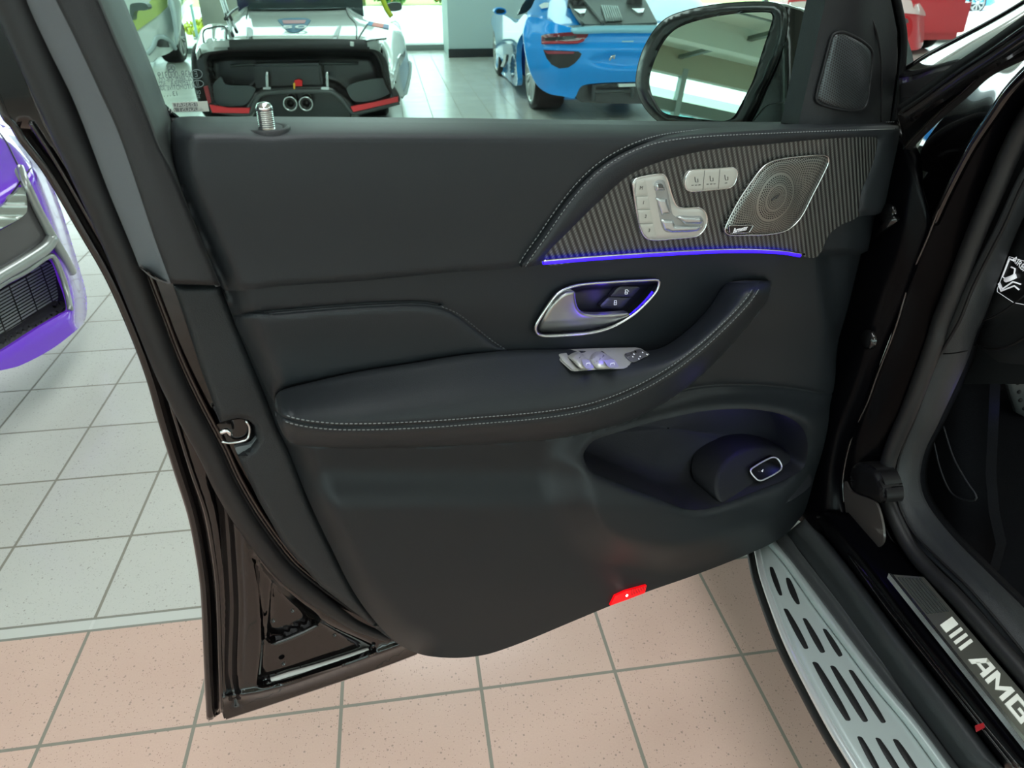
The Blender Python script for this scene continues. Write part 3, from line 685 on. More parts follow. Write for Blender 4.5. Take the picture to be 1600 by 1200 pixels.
def srow(A_, B_, px, down):
    g = np.linalg.norm(B_-A_, axis=1); t = np.clip((px/g) if down else 1-px/g, 0, 1); uv = A_*(1-t[:, None])+B_*t[:, None]
    dep = .148-.030*t**2.2 if down else .088+.060*np.sin(t*math.pi/2)**1.2
    return resample(F.P(uv, .075+(dep-.075)*fade+.0006)[3:-2], step=.0008)
stitches('stitching', None, F, 0, THREAD, arm, P3=srow(rT, rS, 5., False)); stitches('stitching', None, F, 0, THREAD, arm, P3=srow(rS, rB, 5., True))
_m = (_uv[:, 0] > 862)&(_uv[:, 0] < 1022)&(_uv[:, 1] > 545)&(_uv[:, 1] < 592)
_c = np.linalg.lstsq(np.c_[_uv[_m], np.ones(_m.sum())], _dd[_m], rcond=None)[0]
def arm_d(q): q = np.atleast_2d(q); return q[:, 0]*_c[0]+q[:, 1]*_c[1]+_c[2]+.001
# ---- window switches
WSW = K2([(330,882),(345,868),(500,856),(830,846),(1000,842),(1180,838),(1240,850),(1300,890),(1250,930),(1170,975),(1100,1010),(1030,1040),(720,1052),(520,1067),(480,1060),(380,970)])
sw = plate('window_switch_plate', WSW, F, lambda q: arm_d(q)+.003, SILV, arm, th=.006, bev=(2, .001), step=4)
def rocker(poly, h=.012):
    P_ = K2(poly); Pc = cat(P_, True, 5); c0 = np.mean(P_, 0)
    return plate('window_switch', P_, F, lambda q: arm_d(q)+.004+h*(1-np.minimum(1, np.hypot(q[:, 0]-c0[0], (q[:, 1]-c0[1])*1.3)/22)**2), SILV, arm, th=.008, bev=(3, .002), curve=True, step=2.5)
rocker([(452,912),(490,876),(570,868),(650,935),(722,1036),(640,1044),(590,1044),(530,985)])
rocker([(675,935),(720,868),(790,860),(880,910),(985,1018),(975,1030),(760,1040),(715,1000)])
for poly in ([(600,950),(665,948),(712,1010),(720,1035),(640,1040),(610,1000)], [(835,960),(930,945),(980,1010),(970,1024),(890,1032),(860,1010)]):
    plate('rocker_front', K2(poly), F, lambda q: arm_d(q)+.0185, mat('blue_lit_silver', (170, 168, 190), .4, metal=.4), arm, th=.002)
    c0 = K2([np.mean(poly, 0)])[0]; tube('window_icon', F.P([(c0[0]-3, c0[1]+1), (c0[0]-2, c0[1]-2), (c0[0]+3, c0[1]-2.5), (c0[0]+3.5, c0[1]+1)], arm_d(np.array([c0]))[0]+.0197), .0003, WHITEI, arm)
plate('child_lock_button', K2([(345,880),(430,872),(545,1040),(500,1052),(395,960)]), F, lambda q: arm_d(q)+.0055, SILV, arm, th=.003, bev=(2, .001), step=3)
plate('mirror_adjuster', K2([(1055,905),(1120,880),(1210,850),(1285,885),(1240,925),(1130,975),(1090,950)]), F, lambda q: arm_d(q)+.007, mat('adjuster_dark', (96, 96, 98), .4, metal=.4), arm, th=.004, bev=(2.5, .0015), curve=True, step=3)
for p in ((1128, 918), (1140, 890), (1205, 915), (1190, 940), (1230, 872), (1275, 893)):
    q = K2([p])[0]; plate('adjuster_mark', [(q[0]-1, q[1]), (q[0], q[1]-1), (q[0]+1, q[1]), (q[0], q[1]+1)], F, lambda q: arm_d(q)+.0085, WHITEI, arm, th=.001)
# ---- inner door handle
hb = relief('door_handle', BEZ, F, lambda q: card_d(q)+.006-.022*sm(sdist(q, BEZC, True), 2.5, 9), mat('handle_cup', (20, 20, 30), .45), suv, step=3.5, th=.004)
ptube('handle_bezel', BEZ, F, lambda q: card_d(q)+.0075, .0021, CHROME, hb, closed=True, step=4)
LEV = K2([(152,612),(200,500),(300,350),(400,262),(490,234),(518,238),(526,300),(540,375),(572,432),(640,468),(800,475),(1060,460),(1092,470),(1060,502),(900,582),(700,640),(500,654),(210,660),(165,650)])
LEVC = cat(LEV, True, 5)
def lev_d(q):
    f = (q[:, 1]-(501.5-(q[:, 0]-850)*.055)); d = card_d(q)+.010+roll(sdist(q, LEVC, True), 3, .003)
    return d+np.where(f > 0, -.0006*f, -.0002*f)
relief('handle_lever', LEV, F, lev_d, mat('lever_satin', (168, 170, 166), .3, metal=.9), hb, step=2.6, th=.008)
for poly, lk in (([(890,287),(960,205),(1000,182),(1185,186),(1200,205),(1122,292)], 1), ([(785,385),(872,297),(1108,300),(1022,403),(985,418),(805,410)], 0)):
    plate('lock_button', K2(poly), F, lambda q: card_d(q)-.008, mat('lock_button_dark', (40, 40, 50), .4), hb, th=.006, bev=(1.6, .001), step=3)
    c0 = K2([(1057, 240) if lk else (943, 352)])[0]
    tube('lock_icon', F.P([(c0[0]-2, c0[1]+.5), (c0[0]-2, c0[1]+3.5), (c0[0]+2, c0[1]+3.2), (c0[0]+2, c0[1]+.2)], card_d(np.array([c0]))[0]-.0075), .0004, WHITEI, hb, closed=True)
    tube('lock_icon', F.P([(c0[0]-1.4, c0[1]+.5), (c0[0]-1.4, c0[1]-3), (c0[0]+1.6, c0[1]-3.4), (c0[0]+1.9+lk*2, c0[1]-.6+lk*.0)], card_d(np.array([c0]))[0]-.0075), .0004, WHITEI, hb)
ptube('handle_light', K2([(1092,484),(1180,405),(1260,325),(1330,238)]), F, lambda q: card_d(q)+.004, .0011, BLUEL, hb, step=3)
# ---- pocket switch, warning lamp
TS = [(1172.5,736.5),(1175.5,731.5),(1205,715),(1214.5,716.4),(1221.5,728),(1219,735),(1191,750.5),(1183,749.5)]
plate('tailgate_switch', TS, F, lambda q: .058+.055*np.clip((q[:, 1]-697)/73., -.1, 1.2)+.006, BLACKGL, lower, th=.006, curve=True)
ptube('switch_rim', TS, F, lambda q: .058+.055*np.clip((q[:, 1]-697)/73., -.1, 1.2)+.0065, .0013, mat('bright_rim', (220, 220, 225), .3, metal=.6), lower, closed=True, step=3)
text('tailgate_icon', 'v', .011, F.M((1191, 735.5), .096, .4), WHITEI, lower)
LAMP = [(953.5,946.5),(961,931.5),(977.5,924),(1010.5,915),(1007.5,926.5),(980,937)]
plate('warning_lamp', LAMP, F, lambda q: card_d(q)+.004, mat('red_lamp', (215, 8, 20), .3, emit=(255, 6, 20), es=.5), lower, th=.008)
for k in range(9):
    x = 986+k*2.6; tube('lamp_rib', F.P([(x+2, 920.5-(x-986)*.2), (x, 930.5-(x-986)*.36)], .107), .0004, mat('lamp_rib', (120, 0, 8), .5), lower)
cc = F.P([(979.5, 930.3)], .108)[0]
V = []; Fc = []; lathe_bm(V, Fc, [(0, .0022), (.001, .0016), (.0014, .0001)], cc, DN, (0, 0, 1), 12); meshobj('lamp_bulb', V, Fc, mat('bulb', (255, 220, 220), .3, emit=(255, 235, 235), es=6), lower)
pt = bpy.data.lights.new('warning_lamp_light', 'POINT'); pt.energy = .005; pt.color = (1, .02, .03); pt.shadow_soft_size = .01; o = bpy.data.objects.new('warning_lamp_light', pt); C.objects.link(o); o.location = cc+DN*.02
for uv, d, e in (((1190, 672), .075, .05), ((950, 535), .12, .012), ((950, 474), .082, .007)):
    pt = bpy.data.lights.new('ambient_light', 'POINT'); pt.energy = e; pt.color = (.12, .05, 1); pt.shadow_soft_size = .008; o = bpy.data.objects.new('ambient_light', pt); C.objects.link(o); o.location = F.P([uv], d)[0]
# ---- door shell
SH = [(-230,-300),(-160,-60),(-60,60),(-20,110),(2,150),(14,180),(24,190),(37,213),(79,268),(128,352),(172,429),(205,503),(235,583),(256,658),(280,736),(300,800),(312,860),(320,920),(322,950),(326,1033),(326,1122),(335,1121),(347,1113),(350,1123),(420,1101),(520,1068),(600,1040),(652,1020),(740,1000),(900,940),(1100,870),(1225,800),(1290,640),(1320,540),(1350,440),(1380,300),(1395,200),(1290,205),(1000,205),(700,205),(400,205),(300,205),(250,160),(195,40),(120,-20),(40,-140),(-70,-300)]
TRI = cat([(424,904),(432,908),(470,938),(500,962),(497,974),(460,992),(425,1006),(417,1000),(418,950)], True, 4)
BIG = cat([(385,845),(392,860),(400,925),(405,1000),(400,1070),(410,1075),(500,1050),(590,1018),(580,1005),(520,975),(460,935),(420,890)], True, 4)
CH = cat([(340,745),(352,800),(358,870),(362,950),(360,1050),(366,1090)], False, 6)
OUT = cat([(37,213),(79,268),(128,352),(172,429),(205,503),(235,583),(256,658),(280,736),(300,800),(312,860),(320,920),(326,1033),(326,1122)], False, 4)
LIP = cat([(350,1090),(420,1078),(520,1046),(640,1003)], False, 6)
def sh_d(q):
    d = 0*q[:, 0]
    do = sdist(q, OUT); d += -.022*np.exp(-(do/9)**2)*0-.03+.03*sm(do, 4, 22)
    d -= .008*np.exp(-((do-13)/3)**2)
    it = inside(q, TRI); dt = sdist(q, TRI, True); d += np.where(it, -.008*sm(dt, 0, 6), 0)
    ib = inside(q, BIG); db = sdist(q, BIG, True); d += np.where(ib, -.010*sm(db, 0, 10), 0)
    dc = sdist(q, CH); d -= .012*np.exp(-(dc/9)**2)*(q[:, 1] > 700)
    dl = sdist(q, LIP); d += .006*np.exp(-(dl/6)**2)
    return d
shell = relief('door_shell', SH, F, sh_d, PAINT, suv, step=6.5, th=.045, curve=False, feats=[(TRI, (-7, -3.5, 0, 3), 3, True), (BIG, (-10, -5, 0, 3), 4, True), (LIP, (-6, -3, 0, 3, 6), 4, False), (CH, (-9, -4.5, 0, 4.5, 9), 4, False), (OUT, (-22, -17, -13, -9, -4, 4, 9, 13, 17, 22), 5, False)])
ptube('drain_slot_highlight', [(423,1063),(450,1054),(500,1040),(550,1024),(576,1015)], F, lambda q: sh_d(q)+.002, .0042, mat('slot_highlight', (190, 190, 186), .4), shell)  # highlight along the slot, modelled as a pale bar
ptube('drain_slot_edge', [(416,1068),(423,1066),(500,1043),(578,1018),(584,1006)], F, lambda q: sh_d(q)+.001, .003, BLACKGL, shell)
ptube('pressing_ridge', [(428,1006),(460,994),(497,976)], F, lambda q: sh_d(q)+.003, .0035, PAINT, shell)
for p in ((428, 973), (458, 957), (444, 1040), (524, 995)):
    c0 = F.P([p], 0.)[0]; V = []; Fc = []; lathe_bm(V, Fc, [(-.004, .004), (-.003, .0045), (-.004, .003), (-.006, .0001)], c0, DN, (0, 0, 1), 16); meshobj('plug', V, Fc, PAINT, shell)
# outer skin edge
ptube('skin_edge', [(-20,112),(2,152),(14,182),(24,192),(37,214),(79,269),(128,353),(172,430),(205,504),(235,584),(256,659),(280,737),(300,801),(312,861),(320,921),(325,1033),(329,1120)], F, -.028, .006, PAINT, shell)
ptube('flange_edge', [(48,190),(90,255),(140,342),(190,432),(222,502),(252,580),(275,655),(300,736),(322,800),(333,860),(340,920),(344,1033),(347,1110)], F, .0, .0025, PAINT, shell)
ptube('flange_edge', [(35,100),(70,187),(110,262),(150,322),(200,410),(240,500),(265,580)], F, .006, .003, PAINT, shell)
ptube('lower_lip', [(352,1118),(420,1096),(520,1063),(600,1036),(650,1017)], F, -.01, .006, PAINT, shell)
# weather seal tube
SL = [(-140,-300),(-60,-150),(6,-30),(22,0),(53,75),(90,162),(150,300),(193,400),(232,500),(272,600),(331,714),(348,752),(375,800),(402,840),(441,890),(478,922),(524,956),(558,978),(608,998)]
q = resample(cat(SL, False, 6), step=8); rr = np.interp(q[:, 1], [-300, 0, 300, 714, 840, 922, 998], [.0165, .0165, .0140, .0125, .0125, .0120, .006])
tube('weather_seal', F.P(q, .022), rr, RUBBER, shell, n=14)
for off, r_, mm, dd in ((17, .0022, RUBD, .022), (22, .0028, PAINT, .020), (27, .0022, mat('copper_reflex_paint', (40, 30, 27), .25, coat=.5), .022)):
    qq = offs(SL[6:], -off)
    ptube('seal_channel', qq[::4], F, dd, r_, mm, shell)
# latch side plastic strip
ST = [(271,447),(280,447),(344,446),(362,490),(390,560),(415,620),(434,670),(449,700),(486,790),(522,865),(551,922),(587,972),(622,1006),(606,996),(551,954),(500,915),(443,850),(404,782),(380,731),(372,714),(392,702),(402,688),(398,665),(388,656),(372,653),(346,659),(340,648),(315,580),(290,502)]
STC = densify(ST, 4)
ls = relief('latch_side_trim', ST, F, lambda q: .042+roll(sdist(q, STC, True), 6, .008), PLAST, suv, step=6, th=.03, curve=False)
lt = relief('door_latch', [(338,664),(372,655),(386,658),(392,668),(388,686),(360,694),(346,684)], F, lambda q: .02+.006*sm(q[:, 0], 345, 370), BLACKGL, suv, step=4, th=.03)
ptube('latch_edge', [(346,690),(360,692),(386,686),(390,668),(384,657)], F, .03, .0016, CHROME, lt)
ptube('latch_claw', [(344,676),(356,672),(360,680)], F, .032, .003, CHROMEB, lt)
relief('latch_recess', [(368,700),(392,694),(402,684),(405,692),(398,706),(382,714),(374,712)], F, .03, mat('recess_grey', (96, 102, 104), .5), ls, step=4, th=.006)
# ---- window frame trim
cA = [(-110,-300),(-35,-160),(30,-40),(41,0),(75,75),(117,162),(170,300),(205,385),(218,418)]
cB = [(-62,-300),(4,-160),(66,-40),(86,0),(117,62),(150,133),(184,208),(216,300),(240,372),(266,443)]
cC = [(18,-300),(80,-160),(138,-40),(155,0),(180,60),(207,120),(235,190),(250,230),(268,262),(306,352),(345,446)]
cD = [(62,-300),(120,-160),(176,-40),(194,0),(220,62),(240,112),(265,182),(270,200),(270,240),(303,343),(346,446)]
def cv(px, d): return F.P(cat(px, False, 6), d)
fr = strip('window_frame_trim', [cv(cA, .03), cv(offs(cA, -2), .045), cv(np.array(cB)+(-6, 0), .078), cv(np.array(cB)+(2, 0), .083)], TRIMC, suv, nu=60, nv=4, thick=.004)
strip('frame_inner_face', [cv(np.array(cB)+(1, 0), .083), cv((np.array(cB[:10])+np.array([(18,-300),(80,-160),(140,-40),(155,0),(180,60),(207,120),(235,190),(262,262),(290,340),(345,446)]))/2, .086), cv(np.array(cC)+(-2, 0), .082)], mat('frame_dark', (23, 25, 27), .55, bump=.3, bscale=1000), fr, nu=60, nv=4, thick=.004)
strip('frame_glass_reveal', [cv(np.array(cC)+(-2, 0), .082), cv((np.array(cC)*.6+np.array(cD)*.4), .06), cv(cD, .005)], mat('reveal_reflection', (62, 66, 65), .55, bump=.3, bscale=1000), fr, nu=60, nv=4, thick=.004)  # reflection on the glass-side face is put into its colour
strip('frame_foot', [cv([(218,418),(240,436),(266,444)], .05), cv([(222,420),(242,434),(266,442)], .08)], TRIMC, fr, nu=12, nv=1)
plate('frame_gap', [(270,443),(346,440),(346,449),(272,450)], F, .03, RUBD, fr, th=.01)
# ---- side glass with its etched marking
gl = plate('side_window', [(40,-290),(268,192),(700,193),(1200,199),(1250,199),(1290,-20),(1330,-290)], F, -.012, m_glass('side_glass', (214, 238, 228), .3), suv, th=.004)
ETCH = mat('etch_print', (104, 120, 118), .6)
def gtext(px, body, size, sx=.8, m=ETCH): text('glass_marking', body, size*.82, F.M(px, -.0105), m, gl, ext=.0002, sx=sx, mirror=True)
gtext((273, 117), '43R-000319', .0100, .72); gtext((274, 124), 'E2J  4#RM  476-1701', .0070, .62); gtext((273.5, 130.3), 'TEMPERA   302', .0070, .75); gtext((275, 137), 'AUTOMOTIVE 300A', .0070, .7); gtext((267, 147), '13 . . .', .0070, .9)
gtext((306.5, 116), 'E', .009); gtext((309, 131), 'II', .008); gtext((310, 144.5), 'DE', .005); gtext((310, 151), '32', .005)
for (cx, cy, r1, r2) in ((267.5, 107, 5.6, 5.6), (307, 116, 9, 7.2), (309, 131, 9, 5.4)):
    ptube('marking_ring', [(cx+r1*math.cos(a), cy+r2*math.sin(a)) for a in np.linspace(0, 2*math.pi, 17)[:-1]], F, -.0105, .0004, ETCH, gl, closed=True, step=2)
for a in (90, 210, 330): tube('marking_star', F.P([(267.5, 107), (267.5+5.2*math.cos(math.radians(a)), 107-5.2*math.sin(math.radians(a)))], -.0105), .0005, ETCH, gl)
pst = plate('window_sticker', [(270,160.5),(324,158),(327,174),(273,175.5)], F, -.0103, mat('sticker_clear', (190, 196, 184), .5), gl, th=.0004)
for y in (162.0, 169.4): plate('sticker_bar', [(270.5,y-.5),(308,y-1.8),(309.5,y+4),(272,y+5.3)], F, -.0099, mat('sticker_grey', (112, 116, 112), .5), gl, th=.0003)
text('sticker_lettering', '1838AU', .0062, F.M((289, 163.3), -.0095), mat('sticker_text', (190, 194, 186), .5), gl, sx=1.1, mirror=True); text('sticker_lettering', 'AUGUST 60', .0062, F.M((291, 171), -.0095), mat('sticker_text', (190, 194, 186), .5), gl, sx=.95, mirror=True)
ptube('belt_seal', [(266,190),(500,189),(800,192),(1100,195),(1250,198)], F, .0, .0035, RUBD, suv)
# ---- sail panel with tweeter
SAIL = [(1246,200),(1262,130),(1275,68),(1290,0),(1310,-90),(1345,-150),(1392,0),(1402,50),(1401,100),(1390,196)]
def sail_d(q): return .052+.02*sm(q[:, 0]-(1290-(q[:, 1])*.22), -40, 60)-.02*sm(q[:, 0], 1340, 1400)
sail = relief('mirror_sail_panel', SAIL, F, sail_d, PLASTD, suv, step=7, th=.03, curve=False)
TW = [(1302,54),(1315,50),(1332,56),(1352,68),(1362,80),(1363,95),(1358,140),(1354,163),(1345,172),(1320,172),(1296,167),(1278,160),(1275,152),(1285,112),(1297,66)]
MTW = m_grille('tweeter_mesh', 0, 0, polar=False, c1=(64, 70, 72), c0=(8, 9, 10), px=.0032, metal=.3)
relief('tweeter_grille', TW, F, lambda q: sail_d(q)+.004+roll(sdist(q, cat(TW, True, 6), True), 5, .003), MTW, sail, step=5, th=.006)
ptube('tweeter_rim', TW, F, lambda q: sail_d(q)+.002, .002, PLASTD, sail, closed=True)
ptube('sail_trim_line', [(1243,196),(1262,120),(1280,40),(1292,-30)], F, .05, .0016, PLAST, sail); ptube('sail_trim_line', [(1340,-30),(1352,8),(1370,52),(1377,100),(1377,190)], F, .064, .0014, PLASTD, sail)
relief('front_window_frame', [(1385,-60),(1395,-20),(1403,10),(1415,50),(1427,92),(1432,130),(1435,160),(1432,212),(1422,250),(1404,262),(1398,240),(1404,198),(1392,196),(1402,100),(1400,50),(1388,0)], F, lambda q: .015+.012*sm(q[:, 0], 1432, 1400), PAINT, suv, step=8, th=.04)
ptube('frame_seal', [(1391,-40),(1406,20),(1412,60),(1409,110),(1398,190)], F, .03, .005, RUBD, suv); ptube('frame_seal', [(1400,165),(1404,145),(1418,142),(1428,150),(1430,175),(1426,232)], F, .025, .005, RUBD, suv)
# door side hinge hardware
relief('door_bumper', [(1357,440),(1362,428),(1374,432),(1378,445),(1374,470),(1365,486),(1354,484),(1350,470)], F, lambda q: .0+.012*sm(q[:, 0], 1380, 1362), RUBD, suv, step=4, th=.03)
ptube('hinge_pin_cap', [(1360,515),(1364,520),(1364,532),(1359,541)], F, .01, .004, RUBD, suv)
relief('door_front_edge', [(1345,492),(1372,395),(1398,262),(1408,262),(1395,330),(1383,400),(1362,480),(1345,560),(1338,600),(1318,680),(1290,755),(1262,810),(1255,806),(1285,744),(1314,660),(1332,585)], F, .008, PLASTD, suv, step=9, th=.04)
# ---------------------------------------------------------------- mirror on the door
MF_n = np.array([-.62, -.78, .0]); 
MF_n = np.array([-.56, -.80, .145]); MF_n /= np.linalg.norm(MF_n)
mc0 = CAM+rays([(1112, 108)])[0]*1.42
MFR = Frame(mc0, MF_n)
MG = [(1204,20.5),(1180,19.5),(1150,21.5),(1110,27.5),(1075,37),(1053,48),(1037,66),(1024,92),(1016,117),(1015,132),(1020,151),(1031,170),(1042,178),(1080,184),(1126,189),(1139,187),(1148,180),(1160,158),(1176,126),(1191,80),(1204,40),(1207,27)]
MO = [(1043,196),(1030,190),(1016,178),(1004,162),(996,143),(994,125),(998,100),(1006,76),(1020,51),(1036,33),(1056,22),(1100,10.5),(1150,4.5),(1195,3.5),(1215,6.5),(1226,14),(1229,28),(1226,56),(1214,96),(1194,140),(1168,194),(1150,198),(1100,198)]
hs = relief('mirror_surround', MO, MFR, lambda q: -.012+.016*sm(sdist(q, cat(MO, True, 5), True), 0, 7)-.008*inside(q, cat(MG, True, 5)), mat('mirror_black', (16, 17, 18), .28, spec=.5), suv, step=5, th=.05)
mirm = mat('mirror_silver', (222, 236, 230), .0, metal=1.)
relief('mirror_glass', MG, MFR, .0055, mirm, hs, step=6, th=.002)
def ringpts(cx, cy, k, d):
    P_ = cat(MO, True, 5); P_ = resample(P_, n=60, closed=True); return MFR.P(np.array([cx, cy])+(P_-np.array([cx, cy]))*k, d)
# housing behind: lofted rings shrinking away from the viewer and drifting towards the door
RG = [ringpts(1112, 105, 1.0, -.012), ringpts(1112, 105, 1.012, -.035)+BX*.012]
base = MFR.P(resample(cat(MO, True, 5), n=60, closed=True), -.012); cm = base.mean(0)
for k, (dd, sc) in enumerate(((.06, .98), (.085, .90), (.105, .74), (.118, .5), (.124, .2))):
    RG.append(cm+(base-cm)*sc-MF_n*dd*1.1+BX*(.045+.035*k*.4))
R_ = np.array(RG); V = R_.reshape(-1, 3); Fc = []
for i in range(len(R_)-1):
    for j in range(60): Fc.append((i*60+j, i*60+(j+1) % 60, (i+1)*60+(j+1) % 60, (i+1)*60+j))
Fc.append(tuple((len(R_)-1)*60+j for j in range(60)))
meshobj('mirror_housing', V, Fc, PAINT, hs)
ptube('mirror_seam', MO, MFR, -.014, .0016, mat('seam_black', (5, 5, 5), .5), hs, closed=True)
# mirror arm down to the door
a0 = cm-MF_n*.06+BX*.05; a1 = F.P([(1250, 190)], -.06)[0]
FT = [(1150,200),(1172,190),(1196,142),(1218,96),(1230,54),(1231,24),(1226,10),(1250,16),(1275,28),(1292,44),(1290,120),(1272,200),(1262,206)]
relief('mirror_foot', FT, MFR, lambda q: -.02-.05*sm(q[:, 0], 1225, 1290), mat('mirror_gloss', (9, 9, 10), .16, spec=.5), hs, step=8, th=.06, curve=False)
ptube('mirror_seam', [(1172,196),(1184,180),(1198,165),(1215,161),(1245,160)], MFR, lambda q: -.019-.05*sm(q[:, 0], 1225, 1290), .0009, mat('seam_grey', (40, 44, 44), .4), hs)
# ---------------------------------------------------------------- car body beside the open door
def cb(px, b): return BF(b).P(cat(px, False, 6), 0)
def cz(px, z): return ZF(z).P(cat(px, False, 6), 0)
L1 = [(1405,112),(1426,100),(1450,85),(1500,59),(1550,32.5),(1600,3),(1660,-38),(1760,-100)]
L2 = [(1405,178),(1432,160),(1450,147),(1500,110),(1550,77),(1600,42),(1660,2),(1760,-62)]
L3 = [(1412,232),(1432,210),(1450,192),(1475,168),(1500,147),(1537,113),(1570,95),(1600,82),(1660,52),(1760,0)]
L4 = [(1424,250),(1432,236),(1450,205),(1477,172),(1503,148),(1540,116),(1600,86),(1660,56),(1760,4)]
E1 = [(1640,75),(1600,113),(1572,143),(1547,180),(1513,233),(1477,303),(1447,377),(1423,433),(1403,500),(1392,532),(1370,588),(1355,630),(1336,670),(1325,705),(1317,750),(1319,787),(1329,832),(1347,866)]
S1 = [(1640,140),(1600,177),(1570,233),(1547,287),(1513,367),(1487,433),(1460,500),(1449,536),(1411,637),(1390,685),(1379,715),(1374,750),(1379,787),(1395,823),(1413,855),(1441,889),(1477,924),(1515,966),(1553,1010),(1600,1064),(1640,1110)]
pillar = strip('windscreen_pillar', [cb(L1, .73), cb((np.array(L1)*.6+np.array(L2)*.4), .67), cb(L2, .635)], mat('pillar_paint_sheen', (20, 20, 21), .12, coat=1., spec=.6), suv, nu=40, nv=5, thick=.02)  # black body paint lifted towards grey for the ceiling it mirrors
strip('door_opening_channel', [cb(L2, .64), cb((np.array(L2)+np.array(L3[:4]+L3[5:6]+L3[7:]))/2, .70), cb(L3, .69)], RUBD, pillar, nu=40, nv=4, thick=.01)
ptube('pillar_edge', L2, BF(.634), 0, .0018, PAINT, pillar); ptube('pillar_edge', L3, BF(.69), 0, .0018, PAINT, pillar); ptube('pillar_edge', L1, BF(.73), 0, .003, PAINT, pillar)
# upper flange: wide glossy surface between the channel and the pillar edge line
E1u = [(1640,75),(1600,113),(1572,143),(1547,180),(1513,233),(1477,303),(1455,352)]
L4u = [(1640,66),(1600,84),(1560,102),(1520,134),(1480,168),(1450,204),(1424,250)]
mid1 = [(1640,70),(1600,98),(1566,122),(1534,155),(1497,200),(1465,252),(1440,298)]
up1 = strip('door_frame_flange', [cb(L4u, .80), cb(mid1, .768), cb(E1u, .740)], PAINT, suv, nu=40, nv=5, thick=.01)
# hinge face, deep inside the door gap
hin = strip('hinge_pillar', [cb([(1380,190),(1350,330),(1320,470),(1290,600),(1262,720),(1225,800)], .71), cb([(1424,250),(1410,340),(1380,430),(1345,560),(1310,660),(1290,760),(1280,830)], .712), cb([(1455,352),(1436,405),(1405,490),(1378,560),(1350,640),(1325,705),(1317,752),(1322,800),(1335,850)], .742)], mat('shaded_black_paint', (4, 4, 6), .3, coat=.03, spec=.06), suv, nu=44, nv=4, thick=.02)  # body paint darkened and dulled to stand for reflected dark cabin
ptube('flange_edge', E1[:-2], BF(.742), 0, .0022, mat('edge_paint', (26, 24, 24), .2, coat=1.), hin)
strip('inner_flange', [cb(E1, .742), cb((np.array(E1)+np.array(S1[:18]))/2, .765), cb(S1[:13]+[(1395,823),(1400,836)], .785)], mat('shaded_black_paint'), hin, nu=60, nv=4, thick=.008)
relief('cable_boot', [(1330,735),(1345,722),(1372,735),(1384,760),(1384,785),(1366,783),(1334,770)], BF(.74), lambda q: .002+roll(sdist(q, np.array([(1330,735),(1345,722),(1372,735),(1384,760),(1384,785),(1366,783),(1334,770)]), True), 8, .01), RUBD, hin, step=4, th=.03)
relief('body_reflection_patch', [(1320,752),(1330,768),(1366,784),(1374,800),(1380,830),(1378,850),(1350,866),(1330,835),(1320,790)], BF(.742), .002, mat('painted_grey_reflection', (62, 58, 56), .4, coat=.5), hin, step=5, th=.004)  # dark-grey reflection on the black body, painted as a thin patch
0 and ptube('flange_chip', [(1329,772),(1331,779),(1344,776)], BF(.742), .004, .0025, mat('bright_sealant', (190, 190, 188), .5), hin, curve=False)
for p in ((1392, 335), (1360, 530)):
    c0 = BF(.712).P([p], 0)[0]; V = []; Fc = []; lathe_bm(V, Fc, [(0, .016), (.006, .016), (.009, .010), (.009, .0001)], c0, -BX, (0, 0, 1), 24); meshobj('hinge_bolt', V, Fc, BLACKGL, hin)
tube('door_check_strap', [BF(.712).P([(1368, 372)], 0)[0], BF(.70).P([(1385, 352)], 0)[0], BF(.70).P([(1400, 340)], 0)[0]], .006, BLACKGL, hin)
# body seal and inner trims following the opening
q = resample(cat(S1, False, 6), step=7); q2 = q+np.array([10., 2.]); tube('body_seal', BF(.775).P(q2, 0), .0125, RUBBER, suv, n=14)
T1 = [(1660,160),(1640,215),(1600,285),(1570,352),(1545,400),(1520,450),(1500,500),(1486,525),(1464,562),(1430,652),(1408,705),(1400,746),(1407,795),(1430,836),(1467,874),(1510,915),(1560,972),(1620,1045)]
T2 = [(1700,160),(1668,215),(1628,285),(1596,348),(1575,397),(1555,450),(1538,496),(1527,517),(1512,562),(1467,660),(1445,706),(1438,750),(1449,787),(1488,838),(1542,893),(1600,950),(1650,1005),(1700,1060)]
T0 = [(p[0]-14, p[1]) for p in T1]
trim = strip('entrance_trim', [cb(T0, .785), cb(T1, .79), cb((np.array(T1)+np.array(T2))/2, .81), cb(T2, .845)], mat('inner_trim', (32, 35, 37), .55, bump=.4, bscale=900), suv, nu=70, nv=4, thick=.01)
ptube('trim_joint', [(1464,553),(1490,552),(1512,548)], BF(.80), .006, .0009, RUBD, trim)
ptube('trim_bead', T1, BF(.79), .003, .0022, RUBD, trim)
# dashboard end
DS = [(1640,230),(1602,335),(1580,385),(1556,440),(1538,490),(1524,520),(1532,545),(1560,566),(1600,570),(1640,560),(1720,500),(1720,260)]
dash = relief('dashboard', DS, BF(.86), lambda q: roll(sdist(q, densify(DS, 6), True), 12, .01)-.03*sm(q[:, 1]-(q[:, 0]-1500)*-.35, 480, 520), DASH, suv, step=9, th=.25, curve=False)
ptube('dash_seam', [(1600,462),(1565,488),(1540,500),(1526,500)], BF(.86), .004, .0016, RUBD, dash); ptube('dash_seam', [(1640,500),(1600,528),(1570,543),(1545,546),(1520,538)], BF(.86), -.02, .0022, RUBD, dash)
AB_F = BF(.86)
LB = [(1577,402),(1600,409),(1640,421),(1621,478),(1600,474),(1583,473),(1558,455)]
lab = relief('airbag_label', [(1577,401),(1640,420),(1622,480),(1584,473),(1557,455)], AB_F, .004, mat('label_black', (8, 8, 9), .4), dash, step=8, th=.001, curve=False)
ptube('label_border', [(1577,401),(1640,420),(1622,480),(1584,473),(1557,455)], AB_F, .0045, .0004, WHITEI, dash, closed=True, curve=False)
